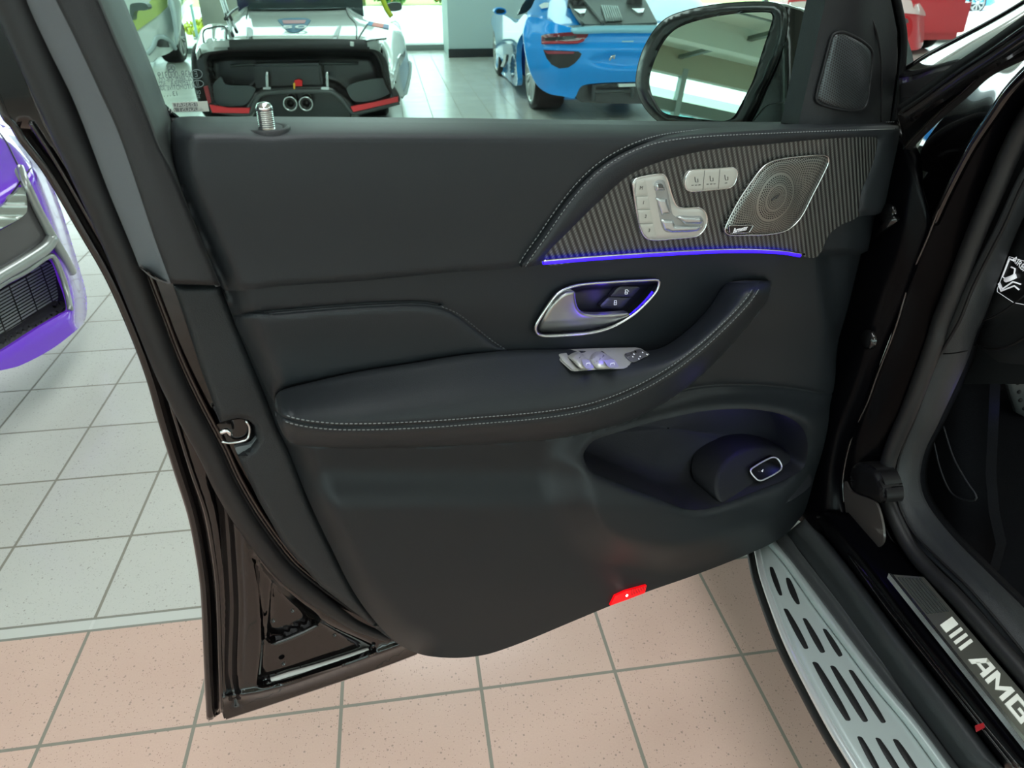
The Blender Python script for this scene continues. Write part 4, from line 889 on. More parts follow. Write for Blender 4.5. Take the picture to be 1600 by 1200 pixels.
text('airbag_lettering', 'AIRBAG', .0125, AB_F.M((1597, 417), .0052, -.30), WHITEI, dash, ext=.0002, sx=.95)
def LP(px): return [(1500+a/3.75, 380+b/3.75) for a, b in px]
tube('pictogram', AB_F.P(LP([(318,104),(292,92),(286,100),(248,196),(262,206),(300,200),(318,180),(322,150),(300,140)]), .005), .0011, WHITEI, dash)
tube('pictogram', AB_F.P(LP([(268,216),(300,204),(326,192)]), .0055), .0036, WHITEI, dash)
tube('pictogram', AB_F.P(LP([(355,240),(310,226),(248,268),(232,232),(226,238),(242,282),(250,276),(318,250),(345,272)]), .005), .0011, WHITEI, dash)
# footwell
relief('kick_panel', [(1440,745),(1470,655),(1515,555),(1530,548),(1548,560),(1545,640),(1540,740),(1545,800),(1556,850),(1545,893),(1488,840),(1449,790)], BF(.93), lambda q: -.03*sm(q[:, 0], 1480, 1550), CARPET, suv, step=14, th=.02, curve=False)
fl = relief('footwell_carpet', [(1440,760),(1500,640),(1560,610),(1700,600),(1820,620),(1800,1250),(1700,1080),(1600,955),(1542,893),(1488,838)], ZF(.36), 0., CARPET, suv, step=20, th=.03, curve=False)
strip('firewall', [AF(1.62).P([(1440,500),(1560,500),(1800,500)], 0), AF(1.55).P([(1440,760),(1560,760),(1800,760)], 0)], CARPET, suv, nu=8, nv=1)
ptube('kick_panel_slot', [(1459,690),(1470,735),(1485,768),(1500,779),(1522,782),(1526,776),(1510,752),(1490,715),(1474,665)], BF(.93), .004, .0016, mat('slot_rib', (26, 28, 32), .6), fl)
PED = AF(1.38)
pd = relief('brake_pedal', [(1573,596),(1580,591),(1640,585),(1655,600),(1652,648),(1600,651),(1588,645),(1580,622)], PED, lambda q: roll(sdist(q, densify([(1573,596),(1580,591),(1640,585),(1655,600),(1652,648),(1600,651),(1588,645),(1580,622)], 3), True), 5, .004), mat('pedal_steel', (120, 124, 124), .35, metal=.9), suv, step=4, th=.01, curve=False)
for i, (x, y) in enumerate(((1592, 612), (1604, 609), (1616, 607), (1594, 625), (1606, 623), (1618, 621), (1600, 638), (1612, 636), (1590, 598), (1603, 597))):
    c0 = PED.P([(x, y)], .001)[0]; V = []; Fc = []; lathe_bm(V, Fc, [(0, .0055), (.003, .005), (.004, .003), (.004, .0001)], c0, -AX, (0, 0, 1), 14); meshobj('rubber_stud', V, Fc, RUBD, pd)
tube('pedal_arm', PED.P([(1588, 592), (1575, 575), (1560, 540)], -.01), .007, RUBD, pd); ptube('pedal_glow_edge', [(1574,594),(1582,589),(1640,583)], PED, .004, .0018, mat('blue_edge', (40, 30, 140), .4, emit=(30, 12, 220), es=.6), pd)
for uv, e in (((1560, 640), .05), ((1500, 800), .02)):
    pt = bpy.data.lights.new('footwell_light', 'POINT'); pt.energy = e; pt.color = (.1, .12, 1); pt.shadow_soft_size = .02; o = bpy.data.objects.new('footwell_light', pt); C.objects.link(o); o.location = BF(.98).P([uv], 0)[0]
# ---------------------------------------------------------------- sill
def line5(a): return [(1160+x/3.157, 820+y/3.157) for x, y in a]
sA = line5([(235,20),(420,250),(640,560),(860,860),(1100,1200)])                     # outer edge of the painted sill side
ridge = [  # (pixel line, height, lateral shift) of the sill profile, outside to inside
    (line5([(215,45),(400,290),(620,590),(840,890),(1070,1200)]), .415),
    (line5([(232,30),(420,260),(640,570),(870,880),(1110,1200)]), .43),
    (line5([(262,5),(460,240),(690,560),(930,880),(1170,1200)]), .455),
    (line5([(300,-25),(510,240),(750,560),(1000,880),(1245,1200)]), .468),
    (line5([(330,-40),(545,230),(790,550),(1040,870),(1290,1200)]), .462)]
sill = strip('side_skirt', [cz(l, z) for l, z in ridge], mat('skirt_plastic', (52, 55, 56), .45, bump=.2, bscale=600), suv, nu=40, nv=4, thick=.02)
ps = [(line5([(330,-40),(545,230),(790,550),(1040,870),(1290,1200)]), .462), (line5([(350,-50),(575,225),(815,545),(1075,865),(1330,1200)]), .49), (line5([(395,-60),(600,190),(850,520),(1120,850),(1400,1200)]), .52), (line5([(450,-60),(640,170),(900,500),(1180,830),(1480,1200)]), .53), (line5([(560,-60),(735,240),(960,540),(1200,830),(1520,1200)]), .535), (line5([(640,-60),(820,200),(1040,480),(1260,720),(1560,1060)]), .535), (line5([(760,-60),(960,200),(1180,480),(1400,720),(1700,1060)]), .52)]
pst_ = strip('painted_sill', [cz(l, z) for l, z in ps], mat('shaded_black_paint'), suv, nu=40, nv=4, thick=.03)
for l, z in ((line5([(520,140),(700,390),(930,680),(1150,960),(1340,1200)]), .526), (line5([(535,150),(720,380),(950,680),(1175,965),(1370,1200)]), .529)): tube('sill_bead', cz(l, z), .0016, PAINT, pst_)
plate('red_sticker', line5([(1148,990),(1190,975),(1197,998),(1155,1018)]), ZF(.531), .0, mat('red_tag', (150, 20, 30), .4), pst_, th=.002)
# scuff plate with lettering
SCF = ZF(.547)
s0, s1 = SCF.P([(1394, 897.5)], 0)[0], SCF.P([(1600, 1152.6)], 0)[0]; t0, t1 = SCF.P([(1420, 874)], 0)[0], SCF.P([(1600, 1099)], 0)[0]
sd = s1-s0; sd /= np.linalg.norm(sd); td = t0-s0; td -= sd*(td@sd); wdt = np.linalg.norm(td); td /= wdt
org = s0
def SP(s, t): return org+sd*s+td*t
Vv = [SP(-.0, .0), SP(.62, .0), SP(.62, wdt), SP(.012, wdt)]
def slab(name, poly, z, th, m, parent, bev=0.):
    V = [p+np.array([0, 0, z]) for p in poly]+[p+np.array([0, 0, z-th]) for p in poly]; n = len(poly); top = tuple(range(n))
    a, b, c = V[0], V[1], V[2]
    if np.cross(b-a, c-a)[2] < 0: top = top[::-1]
    Fc = [top, tuple(x+n for x in top[::-1])]+[(top[(i+1) % n], top[i], top[i]+n, top[(i+1) % n]+n) for i in range(n)]
    return meshobj(name, V, Fc, m, parent, smooth=False)
sc = slab('scuff_plate', Vv, 0, .008, mat('scuff_steel', (140, 140, 133), .32, metal=.85), suv)
slab('scuff_edge', [SP(-.003, -.004), SP(.62, -.004), SP(.62, .001), SP(0, .001)], .0004, .01, CHROME, sc)
RIBM = mat('scuff_rubber', (50, 54, 52), .5)
for k in range(7): slab('rubber_rib', [SP(.008+.001*k, .0045+k*.0052), SP(.082, .0045+k*.0052), SP(.082, .0078+k*.0052), SP(.008+.001*k, .0078+k*.0052)], .0012, .001, RIBM, sc)
LET = mat('plate_lettering', (214, 216, 208), .5, emit=(205, 208, 200), es=.12)
h0, h1 = wdt*.21, wdt*.80; KX = .64
def LQ(pts): return [SP(a*KX-(c-.5)*.012, h0+(h1-h0)*c) for a, c in pts]
x0 = .098/KX
for w_ in (.022, .008, .008, .008): slab('emblem_bar', LQ([(x0, 0), (x0+w_, 0), (x0+w_, 1), (x0, 1)]), .001, .001, LET, sc); x0 += w_+.0085
x0 = .159/KX
def letter(name, polys):
    V = []; Fc = []
    for poly in polys:
        P_ = LQ([(x0+a, c) for a, c in poly]); k = len(V); n = len(P_); V += [p+np.array([0, 0, .001]) for p in P_]+[p for p in P_]; top = tuple(range(n))
        if np.cross(P_[1]-P_[0], P_[2]-P_[0])[2] < 0: top = top[::-1]
        Fc += [tuple(k+i for i in top)]+[(k+top[(i+1) % n], k+top[i], k+top[i]+n, k+top[(i+1) % n]+n) for i in range(n)]
    meshobj(name, V, Fc, LET, sc, smooth=False)
letter('letter_a', [[(0,0),(.011,0),(.032,1),(.021,1)],[(.021,1),(.027,.78),(.037,.78),(.037,1)],[(.037,0),(.047,0),(.047,1),(.037,1)],[(.014,.25),(.037,.25),(.037,.44),(.018,.44)]]); x0 += .052
letter('letter_m', [[(0,0),(.010,0),(.010,1),(0,1)],[(.010,1),(.026,.42),(.026,.12),(.010,.62)],[(.026,.42),(.042,1),(.042,.62),(.026,.12)],[(.042,0),(.052,0),(.052,1),(.042,1)]]); x0 += .058
letter('letter_g', [[(0,0),(.010,0),(.010,1),(0,1)],[(.010,.8),(.046,.8),(.046,1),(.010,1)],[(.010,0),(.046,0),(.046,.2),(.010,.2)],[(.036,.2),(.046,.2),(.046,.58),(.036,.58)],[(.022,.4),(.036,.4),(.036,.58),(.022,.58)]])
# inner sill carpet edge
# ---------------------------------------------------------------- running board
ZR = ZF(.42)
RO = line5([(60,60),(75,130),(100,250),(150,400),(220,580),(330,800),(450,1020),(560,1200),(680,1400)])
RI = line5([(80,20),(120,90),(210,200),(350,400),(500,600),(650,800),(800,980),(960,1200),(1100,1400)])
SLOTS = [[(135,208),(152,212),(197,345),(182,346),(146,262)],[(215,262),(236,268),(284,388),(268,390),(232,330)],
 [(203,415),(226,420),(326,606),(303,608)],[(297,462),(318,466),(408,624),(384,628)],[(396,514),(416,518),(494,640),(474,648)],
 [(345,680),(374,684),(535,960),(508,962)],[(433,698),(460,702),(620,964),(593,968)],[(524,718),(548,722),(708,970),(684,974)],
 [(566,1046),(592,1050),(690,1230),(664,1230)],[(656,1052),(682,1058),(790,1230),(762,1230)],[(742,1060),(770,1064),(880,1230),(850,1230)]]
rbo = relief('running_board', RO+RI[::-1], ZR, lambda q: roll(sdist(q, cat(RO, False, 6)), 9, .012)+.0*q[:, 0]+roll(sdist(q, cat(RI, False, 6)), 5, .003), ALU, suv, step=8, th=.035)
ptube('bright_edge', RO, ZR, -.006, .0065, ALUB, rbo); 
lo = [(x-10, y+6) for x, y in RO]; ptube('lower_edge', lo, ZF(.39), 0, .008, mat('board_dark', (40, 42, 42), .4), rbo)
for s in SLOTS:
    q = line5(s); relief('grip_pad', q, ZR, lambda z: .0015+roll(sdist(z, cat(q, True, 4), True), 2.5, .001), mat('grip_rubber', (16, 18, 18), .5), rbo, step=4, th=.004)
ridg = [(line5([(80,20),(120,90),(210,200),(350,400),(500,600),(650,800),(800,980),(960,1200),(1100,1400)]), .421), (line5([(95,10),(140,80),(235,200),(380,400),(530,600),(685,800),(845,990),(1000,1200),(1140,1400)]), .429), (line5([(110,0),(160,75),(260,200),(410,400),(560,600),(715,800),(870,985),(1030,1200),(1170,1400)]), .424)]
strip('board_ridge', [cz(l, z) for l, z in ridg], ALU, rbo, nu=40, nv=4, thick=.01)
strip('board_ridge', [cz(ridg[2][0], .424), cz(line5([(150,-10),(200,70),(300,200),(440,380),(600,600),(760,800),(930,1010),(1070,1200),(1240,1440)]), .412), cz(line5([(215,20),(250,85),(330,200),(480,390),(640,610),(800,820),(950,1020),(1085,1200),(1260,1440)]), .418)], mat('board_plastic', (70, 74, 74), .4), rbo, nu=40, nv=4, thick=.01)
# outer body below and ahead of the open door, so that the gap is closed
# front body shell (fender, bonnet) beyond the door: a real volume that also carries the front wheel
bodyV = []; prof = [(.62, .30), (.60, .55), (.60, .76), (.64, .86), (.74, .95), (1.1, 1.06), (1.7, 1.12)]
secs = []
for a, k in ((1.10, 1.0), (1.5, .995), (2.0, .97), (2.35, .93), (2.6, .84), (2.66, .70)):
    secs.append(np.array([AB(a, 1.7+(b-1.7)*(1-(1-k)*.6), z*k+.0) for b, z in prof]))
strip('front_fender', [s for s in secs], PAINT, suv, nu=30, nv=4, thick=.01)
secs = []
for a, k in ((1.10, 1.0), (1.5, .995), (2.0, .97), (2.35, .93), (2.6, .84), (2.66, .70)):
    secs.append(np.array([AB(a, 1.7+(3.4-b-1.7)*(1-(1-k)*.6), z*k) for b, z in prof]))
strip('bonnet', [s for s in secs], PAINT, suv, nu=30, nv=4, thick=.01)
wheel(AB(1.95, .66, .37), -BX, .37, .26, suv, BLACKGL, RUBD, 10)
wheel(AB(1.95, 2.74, .37), BX, .37, .26, suv, BLACKGL, RUBD, 10)

relief('cabin_lining', [(1660,60),(1590,260),(1530,400),(1490,500),(1470,600),(1720,600),(1850,60)], BF(.93), 0., DASH, suv, step=30, th=.02, curve=False)

strip('trim_backing', [cb([(p[0]+8, p[1]) for p in S1], .80), cb(T2, .87)], DASH, trim, nu=60, nv=2, thick=.004)

strip('footwell_side', [cb(T2, .866), cb([(p[0]+12, p[1]-4) for p in T2], .935)], CARPET, trim, nu=60, nv=2, thick=.004)
# ================================================================ CARS BEHIND
WHITE = mat('white_paint', (214, 222, 218), .25, coat=.8); CFIB = mat('carbon_black', (16, 17, 18), .35, coat=.3); GREYP = mat('grey_plastic', (70, 74, 74), .45)
REDP = mat('red_strip', (235, 60, 66), .4); DGLASS = mat('dark_glass', (46, 60, 62), .08, coat=.5); BLUEP = mat('bright_blue_paint', (0, 150, 240), .3, coat=.35); RIMS = mat('silver_rim', (178, 180, 178), .3, metal=.7)
def loft(name, secs, m, parent, nv=3, nu=40, th=.01): return strip(name, secs, m, parent, nu=nu, nv=nv, thick=th)
def carbody(parent, a0, a1, b0, b1, z0, z1, m, name='lower_body', bev=.12): return box(name, a0, a1, b0, b1, z0, z1, m, parent, bev)
# ---- white race car seen from behind
rc = thing('race_car', AB(9.6, -.93, 0), 'white race car seen from behind, huge black rear opening with red edge strips', 'car')
RF = AF(7.35)
SHP = [(306,85),(312,76),(330,70.5),(380,67.5),(455,66),(530,66),(575,67.5),(592,71.5),(602,85),(610,107),(614,131),(624,150),(624,160),(602,170),(552,178),(545,172),(530,155),(515,145.5),(420,146),(402,152),(392,176),(386,179),(335,176),(327,170),(320,135),(309,105)]
SHC = cat(SHP, True, 6)
IN1 = [(322,95),(330,84),(380,79),(455,77.5),(530,77.5),(575,79),(588,86),(597,108),(604,131),(612,148),(600,160),(556,168),(545,158),(530,146),(515,137),(420,138),(404,142),(392,158),(384,168),(338,165),(330,140)]
I1C = cat(IN1, True, 6)
rear = relief('rear_fascia', SHP, RF, lambda q: .0-.30*sm(np.where(inside(q, I1C), sdist(q, I1C, True), 0), 0, 12), CFIB, rc, step=5, th=.12)
ptube('rear_lip', [(306,86),(313,76),(332,72),(400,69.5),(470,69),(545,69.5),(585,72),(598,84),(606,108),(612,131)], RF, .02, .045, mat('lip_black', (40, 41, 42), .5), rc, n=10)
for y in (101,): ptube('inner_ledge', [(360,103),(380,101),(455,99.5),(560,99)], RF, -.22, .012, GREYP, rear)
box('carbon_box', 7.42, 7.7, -1.22, -.62, .36, .58, CFIB, rear, .02)
for px in (417, 511): ptube('bright_stay', [(px, 112), (px+1, 139)], RF, .0, .016, CHROME, rear, curve=False); 
for px in (417, 508): plate('stay_foot', [(px-6,136),(px+6,136),(px+6,140),(px-6,140)], RF, .02, CHROME, rear, th=.03)
relief('exhaust_tray', [(398,176),(404,154),(420,147),(515,147),(530,157),(545,174),(548,186),(395,187)], RF, -.2, CFIB, rc, step=7, th=.4)
ptube('bumper_edge', [(330,172),(386,179),(394,172),(404,151),(420,145),(515,144),(532,154),(548,174),(556,177),(624,160)], RF, .02, .02, GREYP, rc)
for px in (453.5, 478): 
    c0 = RF.P([(px, 162)], .02)[0]; V = []; Fc = []; lathe_bm(V, Fc, [(-.2, .06), (0, .066), (.012, .06), (0, .05), (-.1, .048)], c0, -AX, (0, 0, 1), 28); ex = meshobj('exhaust_pipe', V, Fc, CHROME, rc)
    V = []; Fc = []; lathe_bm(V, Fc, [(-.01, .05), (-.004, .036), (-.012, .03), (-.08, .028), (-.08, .001)], c0, -AX, (0, 0, 1), 24); meshobj('inner_pipe', V, Fc, mat('pipe_dark', (60, 58, 56), .4, metal=.7), ex)
for q_ in ([(327,164),(355,169),(390,169.5),(389,177),(332,176)], [(548,167),(585,160),(622,151),(622,159),(552,175)]): plate('red_edge_strip', q_, RF, .045, REDP, rc, th=.04)
plate('corner_glow', [(318,136),(324,134),(330,160),(325,163)], RF, .04, mat('dull_red', (150, 50, 56), .4), rc, th=.03)
plate('inner_panel', [(330,139),(345,120),(352,132),(398,137),(388,159),(378,165),(338,163)], RF, -.05, mat('inner_panel_grey', (66, 74, 74), .3), rear, th=.02, curve=True); plate('inner_panel', [(542,138),(560,128),(606,124),(607,147),(556,159)], RF, -.05, mat('inner_panel_grey'), rear, th=.02, curve=True)
plate('tow_strap', [(460,126),(466,124),(472,126),(472,140),(466,142),(459,139)], RF, -.02, mat('tow_red', (235, 24, 30), .5), rear, th=.03); plate('strap_tab', [(458,130),(461,130),(461,141),(459,140)], RF, .0, mat('tow_yellow', (240, 190, 60), .5), rear, th=.02)
P1, P2 = AF(7.35).P([(470, 66)], 0)[0], AF(9.15).P([(470, 13)], 0)[0]; dn = np.cross(BX, P2-P1); dn /= np.linalg.norm(dn); dn = dn if dn[2] > 0 else -dn
DK = Frame(P1, dn); DK.X = BX.copy(); DK.Y = np.cross(DK.n, DK.X)
DECK = [(306,84),(308,62),(313,48),(322,40),(338,36),(353,36),(372,20),(388,2),(392,-8),(536,-8),(540,2),(548,14),(560,22),(575,28),(600,34),(618,40),(630,56),(633,76),(622,98),(612,128),(603,86),(592,71),(575,67),(455,65.5),(380,67),(330,70),(312,75)]
DKC = cat(DECK, True, 5)
def dk_d(q):
    u = q[:, 0]; return .10*np.exp(-((u-332)/26)**2)+.10*np.exp(-((u-604)/28)**2)+roll(sdist(q, DKC, True), 6, .04)
deck = relief('rear_deck', DECK, DK, dk_d, WHITE, rc, step=5, th=.05)
for q_ in ([(385,42),(391,42.5),(395,46),(395.5,56),(392,66),(386,66)], [(533,38.5),(528,42),(522,52),(519,61),(521,66),(525,65),(530,50)]): plate('deck_vent', q_, DK, lambda q: dk_d(q)+.012, CFIB, deck, th=.02)
for L_ in ([(318,66),(317,50),(322,45),(352,42),(354,60)], [(604,60),(585,62),(560,64),(572,40),(578,34)], [(385,28),(388,10),(392,0)], [(540,12),(545,25),(556,38),(557,60)]): ptube('panel_line', L_, DK, lambda q: dk_d(q)+.004, .006, GREYP, deck)
ptube('rear_clip', [(353,66),(353,74)], RF, .06, .018, WHITE, rc); ptube('rear_clip', [(550,65),(550,72)], RF, .06, .018, WHITE, rc)
bd_ = plate('round_badge', [(434,31),(440,29),(457,28),(478,28.3),(485,31),(484,34),(474,44),(464,49.5),(457,50),(450,48),(441,39)], DK, lambda q: dk_d(q)+.008, mat('badge_blue', (84, 128, 158), .5), deck, th=.006, curve=True)
plate('badge_band', [(441,31.5),(478,31),(476,36),(443,36.5)], DK, lambda q: dk_d(q)+.013, mat('badge_pink', (206, 150, 160), .5), deck, th=.004)
m_ = DK.M((459.5, 42), .026); text('badge_lettering', '50', .20, m_, mat('badge_white', (240, 244, 244), .5), deck, ext=.002, sx=1.25)
for q_, mm in (([(577,33),(584,34.5),(581,40),(574,38)], mat('stripe_blue', (70, 150, 200), .5)), ([(584,34.5),(600,37.5),(598,43),(581,40)], mat('stripe_red', (236, 120, 110), .5)), ([(600,37.5),(608,38.5),(607,45),(598,43)], mat('stripe_dark', (60, 90, 150), .5))): plate('paint_stripe', q_, DK, lambda q: dk_d(q)+.006, mm, deck, th=.003)
for L_ in ([(343,-8),(352,20),(364,56)], [(348,-8),(354,12),(370,50)], [(352,30),(360,20),(372,12)]): ptube('wing_strut', L_, DK, lambda q: dk_d(q)+.05, .014, CFIB, rc)
plate('rear_window', [(389,-6),(536,-6),(541,11),(500,12.5),(430,13),(388,13)], DK, lambda q: .03+0*q[:, 0], DGLASS, rc, th=.01)
# flank, wheels and front volume
loft('right_flank', [AF(7.45).P(cat([(603,88),(610,107),(614,131),(626,152)]), 0), AF(7.9).P(cat([(626,60),(636,90),(640,120),(636,146)]), 0), AB(10.2, .1, 0)+np.array([[0, 0, .75], [0, 0, .6], [0, 0, .35], [0, 0, .15]]), AB(11.9, -.1, 0)+np.array([[0, 0, .55], [0, 0, .45], [0, 0, .3], [0, 0, .15]])], WHITE, rc)
carbody(rc, 8.6, 11.9, -1.86, .0, .12, .62, WHITE); carbody(rc, 9.3, 11.0, -1.6, -.25, .55, 1.2, DGLASS, 'cabin')
for b_, s_ in ((-.05, 1), (-1.84, -1)):
    wheel(AB(8.12, b_, .355), BX*s_, .355, .34, rc, RIMS, RUBD, 8); wheel(AB(10.75, b_, .34), BX*s_, .34, .3, rc, RIMS, RUBD, 8)
ptube('flank_blade', [(627,153),(634,140),(640,118),(641,98),(638,96)], AF(7.6), 0, .016, mat('pale_grey_paint', (190, 204, 208), .25, coat=1.), rc)
ptube('door_mirror_stalk', [(596,-6),(604,14),(612,26)], AF(10.2), 0, .03, mat('lime_paint', (214, 224, 60), .4), rc); relief('door_mirror', [(606,6),(626,5),(627,15),(608,17)], AF(10.2), .0, GREYP, rc, step=5, th=.12)
# ---- blue sports car
bc = thing('blue_sports_car', AB(9.6, 2.4, 0), 'bright blue low sports car seen from behind, between grey pillar and mirror', 'car')
BFc = AF(7.28); BS = BF(1.45)
FAS = [(826,27),(820,40),(818,54),(821,80),(826,104),(834,124),(844,138),(860,147),(880,150.5),(890,153.5),(898,153),(903,143),(907,136),(914,132.5),(940,129.5),(994,128),(1040,128),(1080,129),(1090,133),(1098,150),(1108,150),(1128,138),(1140,110),(1146,70),(1136,36),(1100,40),(1030,42),(950,45),(910,46),(880,40),(850,30)]
FC_ = cat(FAS, True, 5)
def fa_d(q):
    u, v = q[:, 0], q[:, 1]
    return .0-.45*sm(u, 880, 812)**1.5-.45*sm(u, 1085, 1150)**1.5-.06*sm(v, 60, 30)-.10*sm(v, 100, 150)+.02*sm(v, 66, 76)-.03*sm(np.hypot((u-975)/60, (v-95)/14), 1, .6)
fas = relief('rear_bumper', FAS, BFc, fa_d, BLUEP, bc, step=4.5, th=.05)
SPO = [(868,50),(880,46.5),(910,42),(960,40),(1020,40),(1080,40),(1126,46),(1100,51),(1030,52),(950,52),(905,53)]
relief('rear_spoiler', SPO, BFc, lambda q: .05-.5*sm(q[:, 0], 900, 860)+roll(sdist(q, cat(SPO, True, 5), True), 5, .03), mat('highlight_and_script_blue', (150, 205, 226), .25, coat=1.), bc, step=4, th=.25)  # pale blue paints in the bright highlight along the spoiler top
TL = [(846,56),(852,53.5),(880,51),(905,49.5),(921,49.5),(918,57),(911,65),(903,67.5),(870,68),(846,68.5)]
tl = plate('tail_light', TL, BFc, lambda q: fa_d(q)+.02, mat('tail_red', (120, 36, 48), .15, coat=1.), bc, th=.03)
plate('light_core', [(851,59.5),(880,57),(902,55.5),(898,61),(880,62.5),(852,63.5)], BFc, lambda q: fa_d(q)+.03, CFIB, tl, th=.01); ptube('light_bar', [(848,67),(870,66.5),(903,66),(912,62)], BFc, lambda q: fa_d(q)+.028, .012, mat('bar_red', (176, 50, 60), .3), tl)
VN = [(849,78),(875,79),(904,80.5),(909,84),(906,90),(898,99),(888,105.5),(874,107),(862,101),(854,91)]
vn = plate('side_vent', VN, BFc, lambda q: fa_d(q)+.008, mat('vent_mesh', (46, 42, 44), .6), bc, th=.03); plate('vent_reflector', [(850,79.5),(898,81),(896,84),(856,84.5)], BFc, lambda q: fa_d(q)+.016, mat('vent_red', (150, 56, 70), .4), vn, th=.01)
plate('script_lettering', [(972,64),(990,63.5),(990,65.5),(972,66)], BFc, lambda q: fa_d(q)+.006, mat('highlight_and_script_blue'), fas, th=.004)
relief('diffuser', [(900,150),(906,137),(915,133),(994,129),(1080,130),(1098,150),(1080,160),(910,160)], BFc, -.18, CFIB, bc, step=8, th=.5); 
for L_ in ([(928,133),(927,158)], [(928,143),(985,142)], [(988,134),(988,152)]): ptube('diffuser_strut', L_, BFc, -.1, .018, GREYP, bc, curve=False)
plate('fog_light', [(966,131),(995,130.5),(995,135),(967,136)], BFc, -.05, mat('fog_white', (220, 226, 220), .4), bc, th=.03)
tube('tow_hook', BFc.P([(952,94),(956,88),(960,87),(959,92)], .05), .012, CHROME, bc)
# engine deck on a sloping plane
Q1, Q2 = AF(7.5).P([(960, 40)], 0)[0], AF(9.0).P([(960, -4)], 0)[0]; en = np.cross(BX, Q2-Q1); en /= np.linalg.norm(en); en = en if en[2] > 0 else -en
EN = Frame(Q1, en); EN.X = BX.copy(); EN.Y = np.cross(EN.n, EN.X)
TOPD = [(826,28),(824,20),(830,12),(842,-6),(1080,-8),(1110,20),(1136,38),(1100,42),(1030,43),(950,44),(905,46),(870,47),(850,34)]
tp = relief('engine_cover', TOPD, EN, lambda q: .05*np.exp(-((q[:, 0]-850)/22)**2)+roll(sdist(q, cat(TOPD, True, 5), True), 5, .03), BLUEP, bc, step=5, th=.05)
EC = [(889,-6),(893,12),(902,28),(911,37.5),(960,38),(1027,35),(1017,16),(1006,-6)]
plate('grey_engine_panel', EC, EN, .035, GREYP, tp, th=.02)
for k in range(8): ptube('cooling_fin', [(940+k*3.4, 9+k*.2), (948+k*3.4, 33-k*.2)], EN, .05, .010, mat('fin_silver', (150, 160, 158), .4, metal=.5), tp, curve=False)
for px, py in ((900, 4), (991, 3)):
    c0 = EN.P([(px, py)], .05)[0]; V = []; Fc = []; lathe_bm(V, Fc, [(-.05, .09), (.03, .085), (.04, .07), (.0, .06), (-.05, .055), (-.05, .001)], c0, en, (0, 1, 0), 24); meshobj('top_exhaust', V, Fc, mat('pipe_black', (22, 22, 24), .4), tp)
    plate('exhaust_shield', [(px-4, py+10), (px+16, py+10), (px+14, py+16), (px+6, py+17)], EN, .05, CHROME, tp, th=.02)
ptube('deck_edge', [(888,-6),(893,12),(903,30),(911,38)], EN, .04, .014, GREYP, tp); ptube('deck_edge', [(906,-6),(924,14),(943,37)], EN, .05, .012, GREYP, tp)
plate('quarter_glass', [(808,24),(816,8),(826,-6),(842,-8),(834,8),(822,20)], AF(9.2), .0, DGLASS, bc, th=.03)
# flank
SIDE = [(767,34),(770,24),(777,20),(788,24),(798,30),(806,36),(812,30),(820,22),(828,28),(822,46),(815,54),(809,66),(806.5,90),(807,134),(790,121),(776,106),(775,84),(774,60),(771,46)]
sd_ = relief('flank', SIDE, BS, lambda q: .02-.10*sm(q[:, 1], 60, 110)*sm(q[:, 0], 770, 790)*sm(q[:, 0], 806, 798)+0*q[:, 0], mat('sky_blue_paint', (60, 160, 225), .15, coat=1.), bc, step=3.5, th=.06)
plate('side_intake', [(789,84),(785,96),(782,104),(786,105),(790,95),(791,86)], BS, .04, CFIB, sd_, th=.03, step=3)
relief('door_mirror', [(772,18),(776,13),(784,12),(790,15),(791,20),(786,23),(776,22)], AF(10.1), 0, BLUEP, bc, step=3, th=.15); plate('mirror_face', [(774,17),(778,14),(788,15),(789,19),(784,21),(776,21)], AF(10.1), .01, DGLASS, bc, th=.01)
plate('number_decal', [(842,8),(850,4),(858,4),(856,11),(846,13)], EN, .07, mat('decal_white', (230, 240, 245), .5), tp, th=.004)
carbody(bc, 7.9, 11.8, 1.55, 3.3, .12, .66, BLUEP); carbody(bc, 8.7, 10.6, 1.8, 3.05, .6, 1.1, DGLASS, 'cabin', .2)
for b_, s_ in ((1.46, -1), (3.38, 1)):
    wheel(AB(8.27, b_, .36), BX*s_, .36, .33, bc, RIMS, RUBD, 10, .80); wheel(AB(11.0, b_, .35), BX*s_, .35, .27, bc, RIMS, RUBD, 10, .80)
# ---- white supercar, top left
wc = thing('white_supercar', AB(14, -4.2, 0), 'white supercar facing the camera, partly hidden by the black window frame', 'car')
WF = AF(12.55)
WFA = [(120,-10),(262,-14),(268,4),(273,30),(277,58),(276,72),(262,84),(246,90),(238,97),(225,98),(150,112),(100,110)]
wfa = relief('front_bumper', WFA, WF, lambda q: -.5*sm(q[:, 0], 245, 282)-.35*sm(q[:, 1], 50, -10), WHITE, wc, step=5, th=.1)
plate('air_intake', [(246,62),(252,58),(262,66),(264,74),(250,74),(244,72)], WF, lambda q: .03-.5*sm(q[:, 0], 245, 282)-.35*sm(q[:, 1], 50, -10), CFIB, wfa, th=.04)
ptube('intake_lip', [(230,84),(240,72),(244,60),(252,57),(266,64),(274,76)], WF, lambda q: .03-.5*sm(q[:, 0], 245, 282), .035, mat('pale_grey_paint', (190, 204, 208), .25, coat=1.), wfa)
plate('headlight_and_reflection', [(205,22),(232,5),(242,-8),(262,-10),(262,10),(250,22),(225,40),(212,50),(208,40)], WF, lambda q: .02-.5*sm(q[:, 0], 245, 282)-.35*sm(q[:, 1], 50, -10), mat('yellow_green_reflection', (190, 206, 120), .1, coat=1.), wfa, th=.03)  # yellow-green reflection on the white car, painted as a thin panel
relief('door_mirror', [(203,8),(208,5),(226,5),(232,12),(228,16),(210,18),(207,32),(204,30)], AF(12.2), 0, mat('mirror_grey', (84, 96, 92), .4), wc, step=4, th=.2)
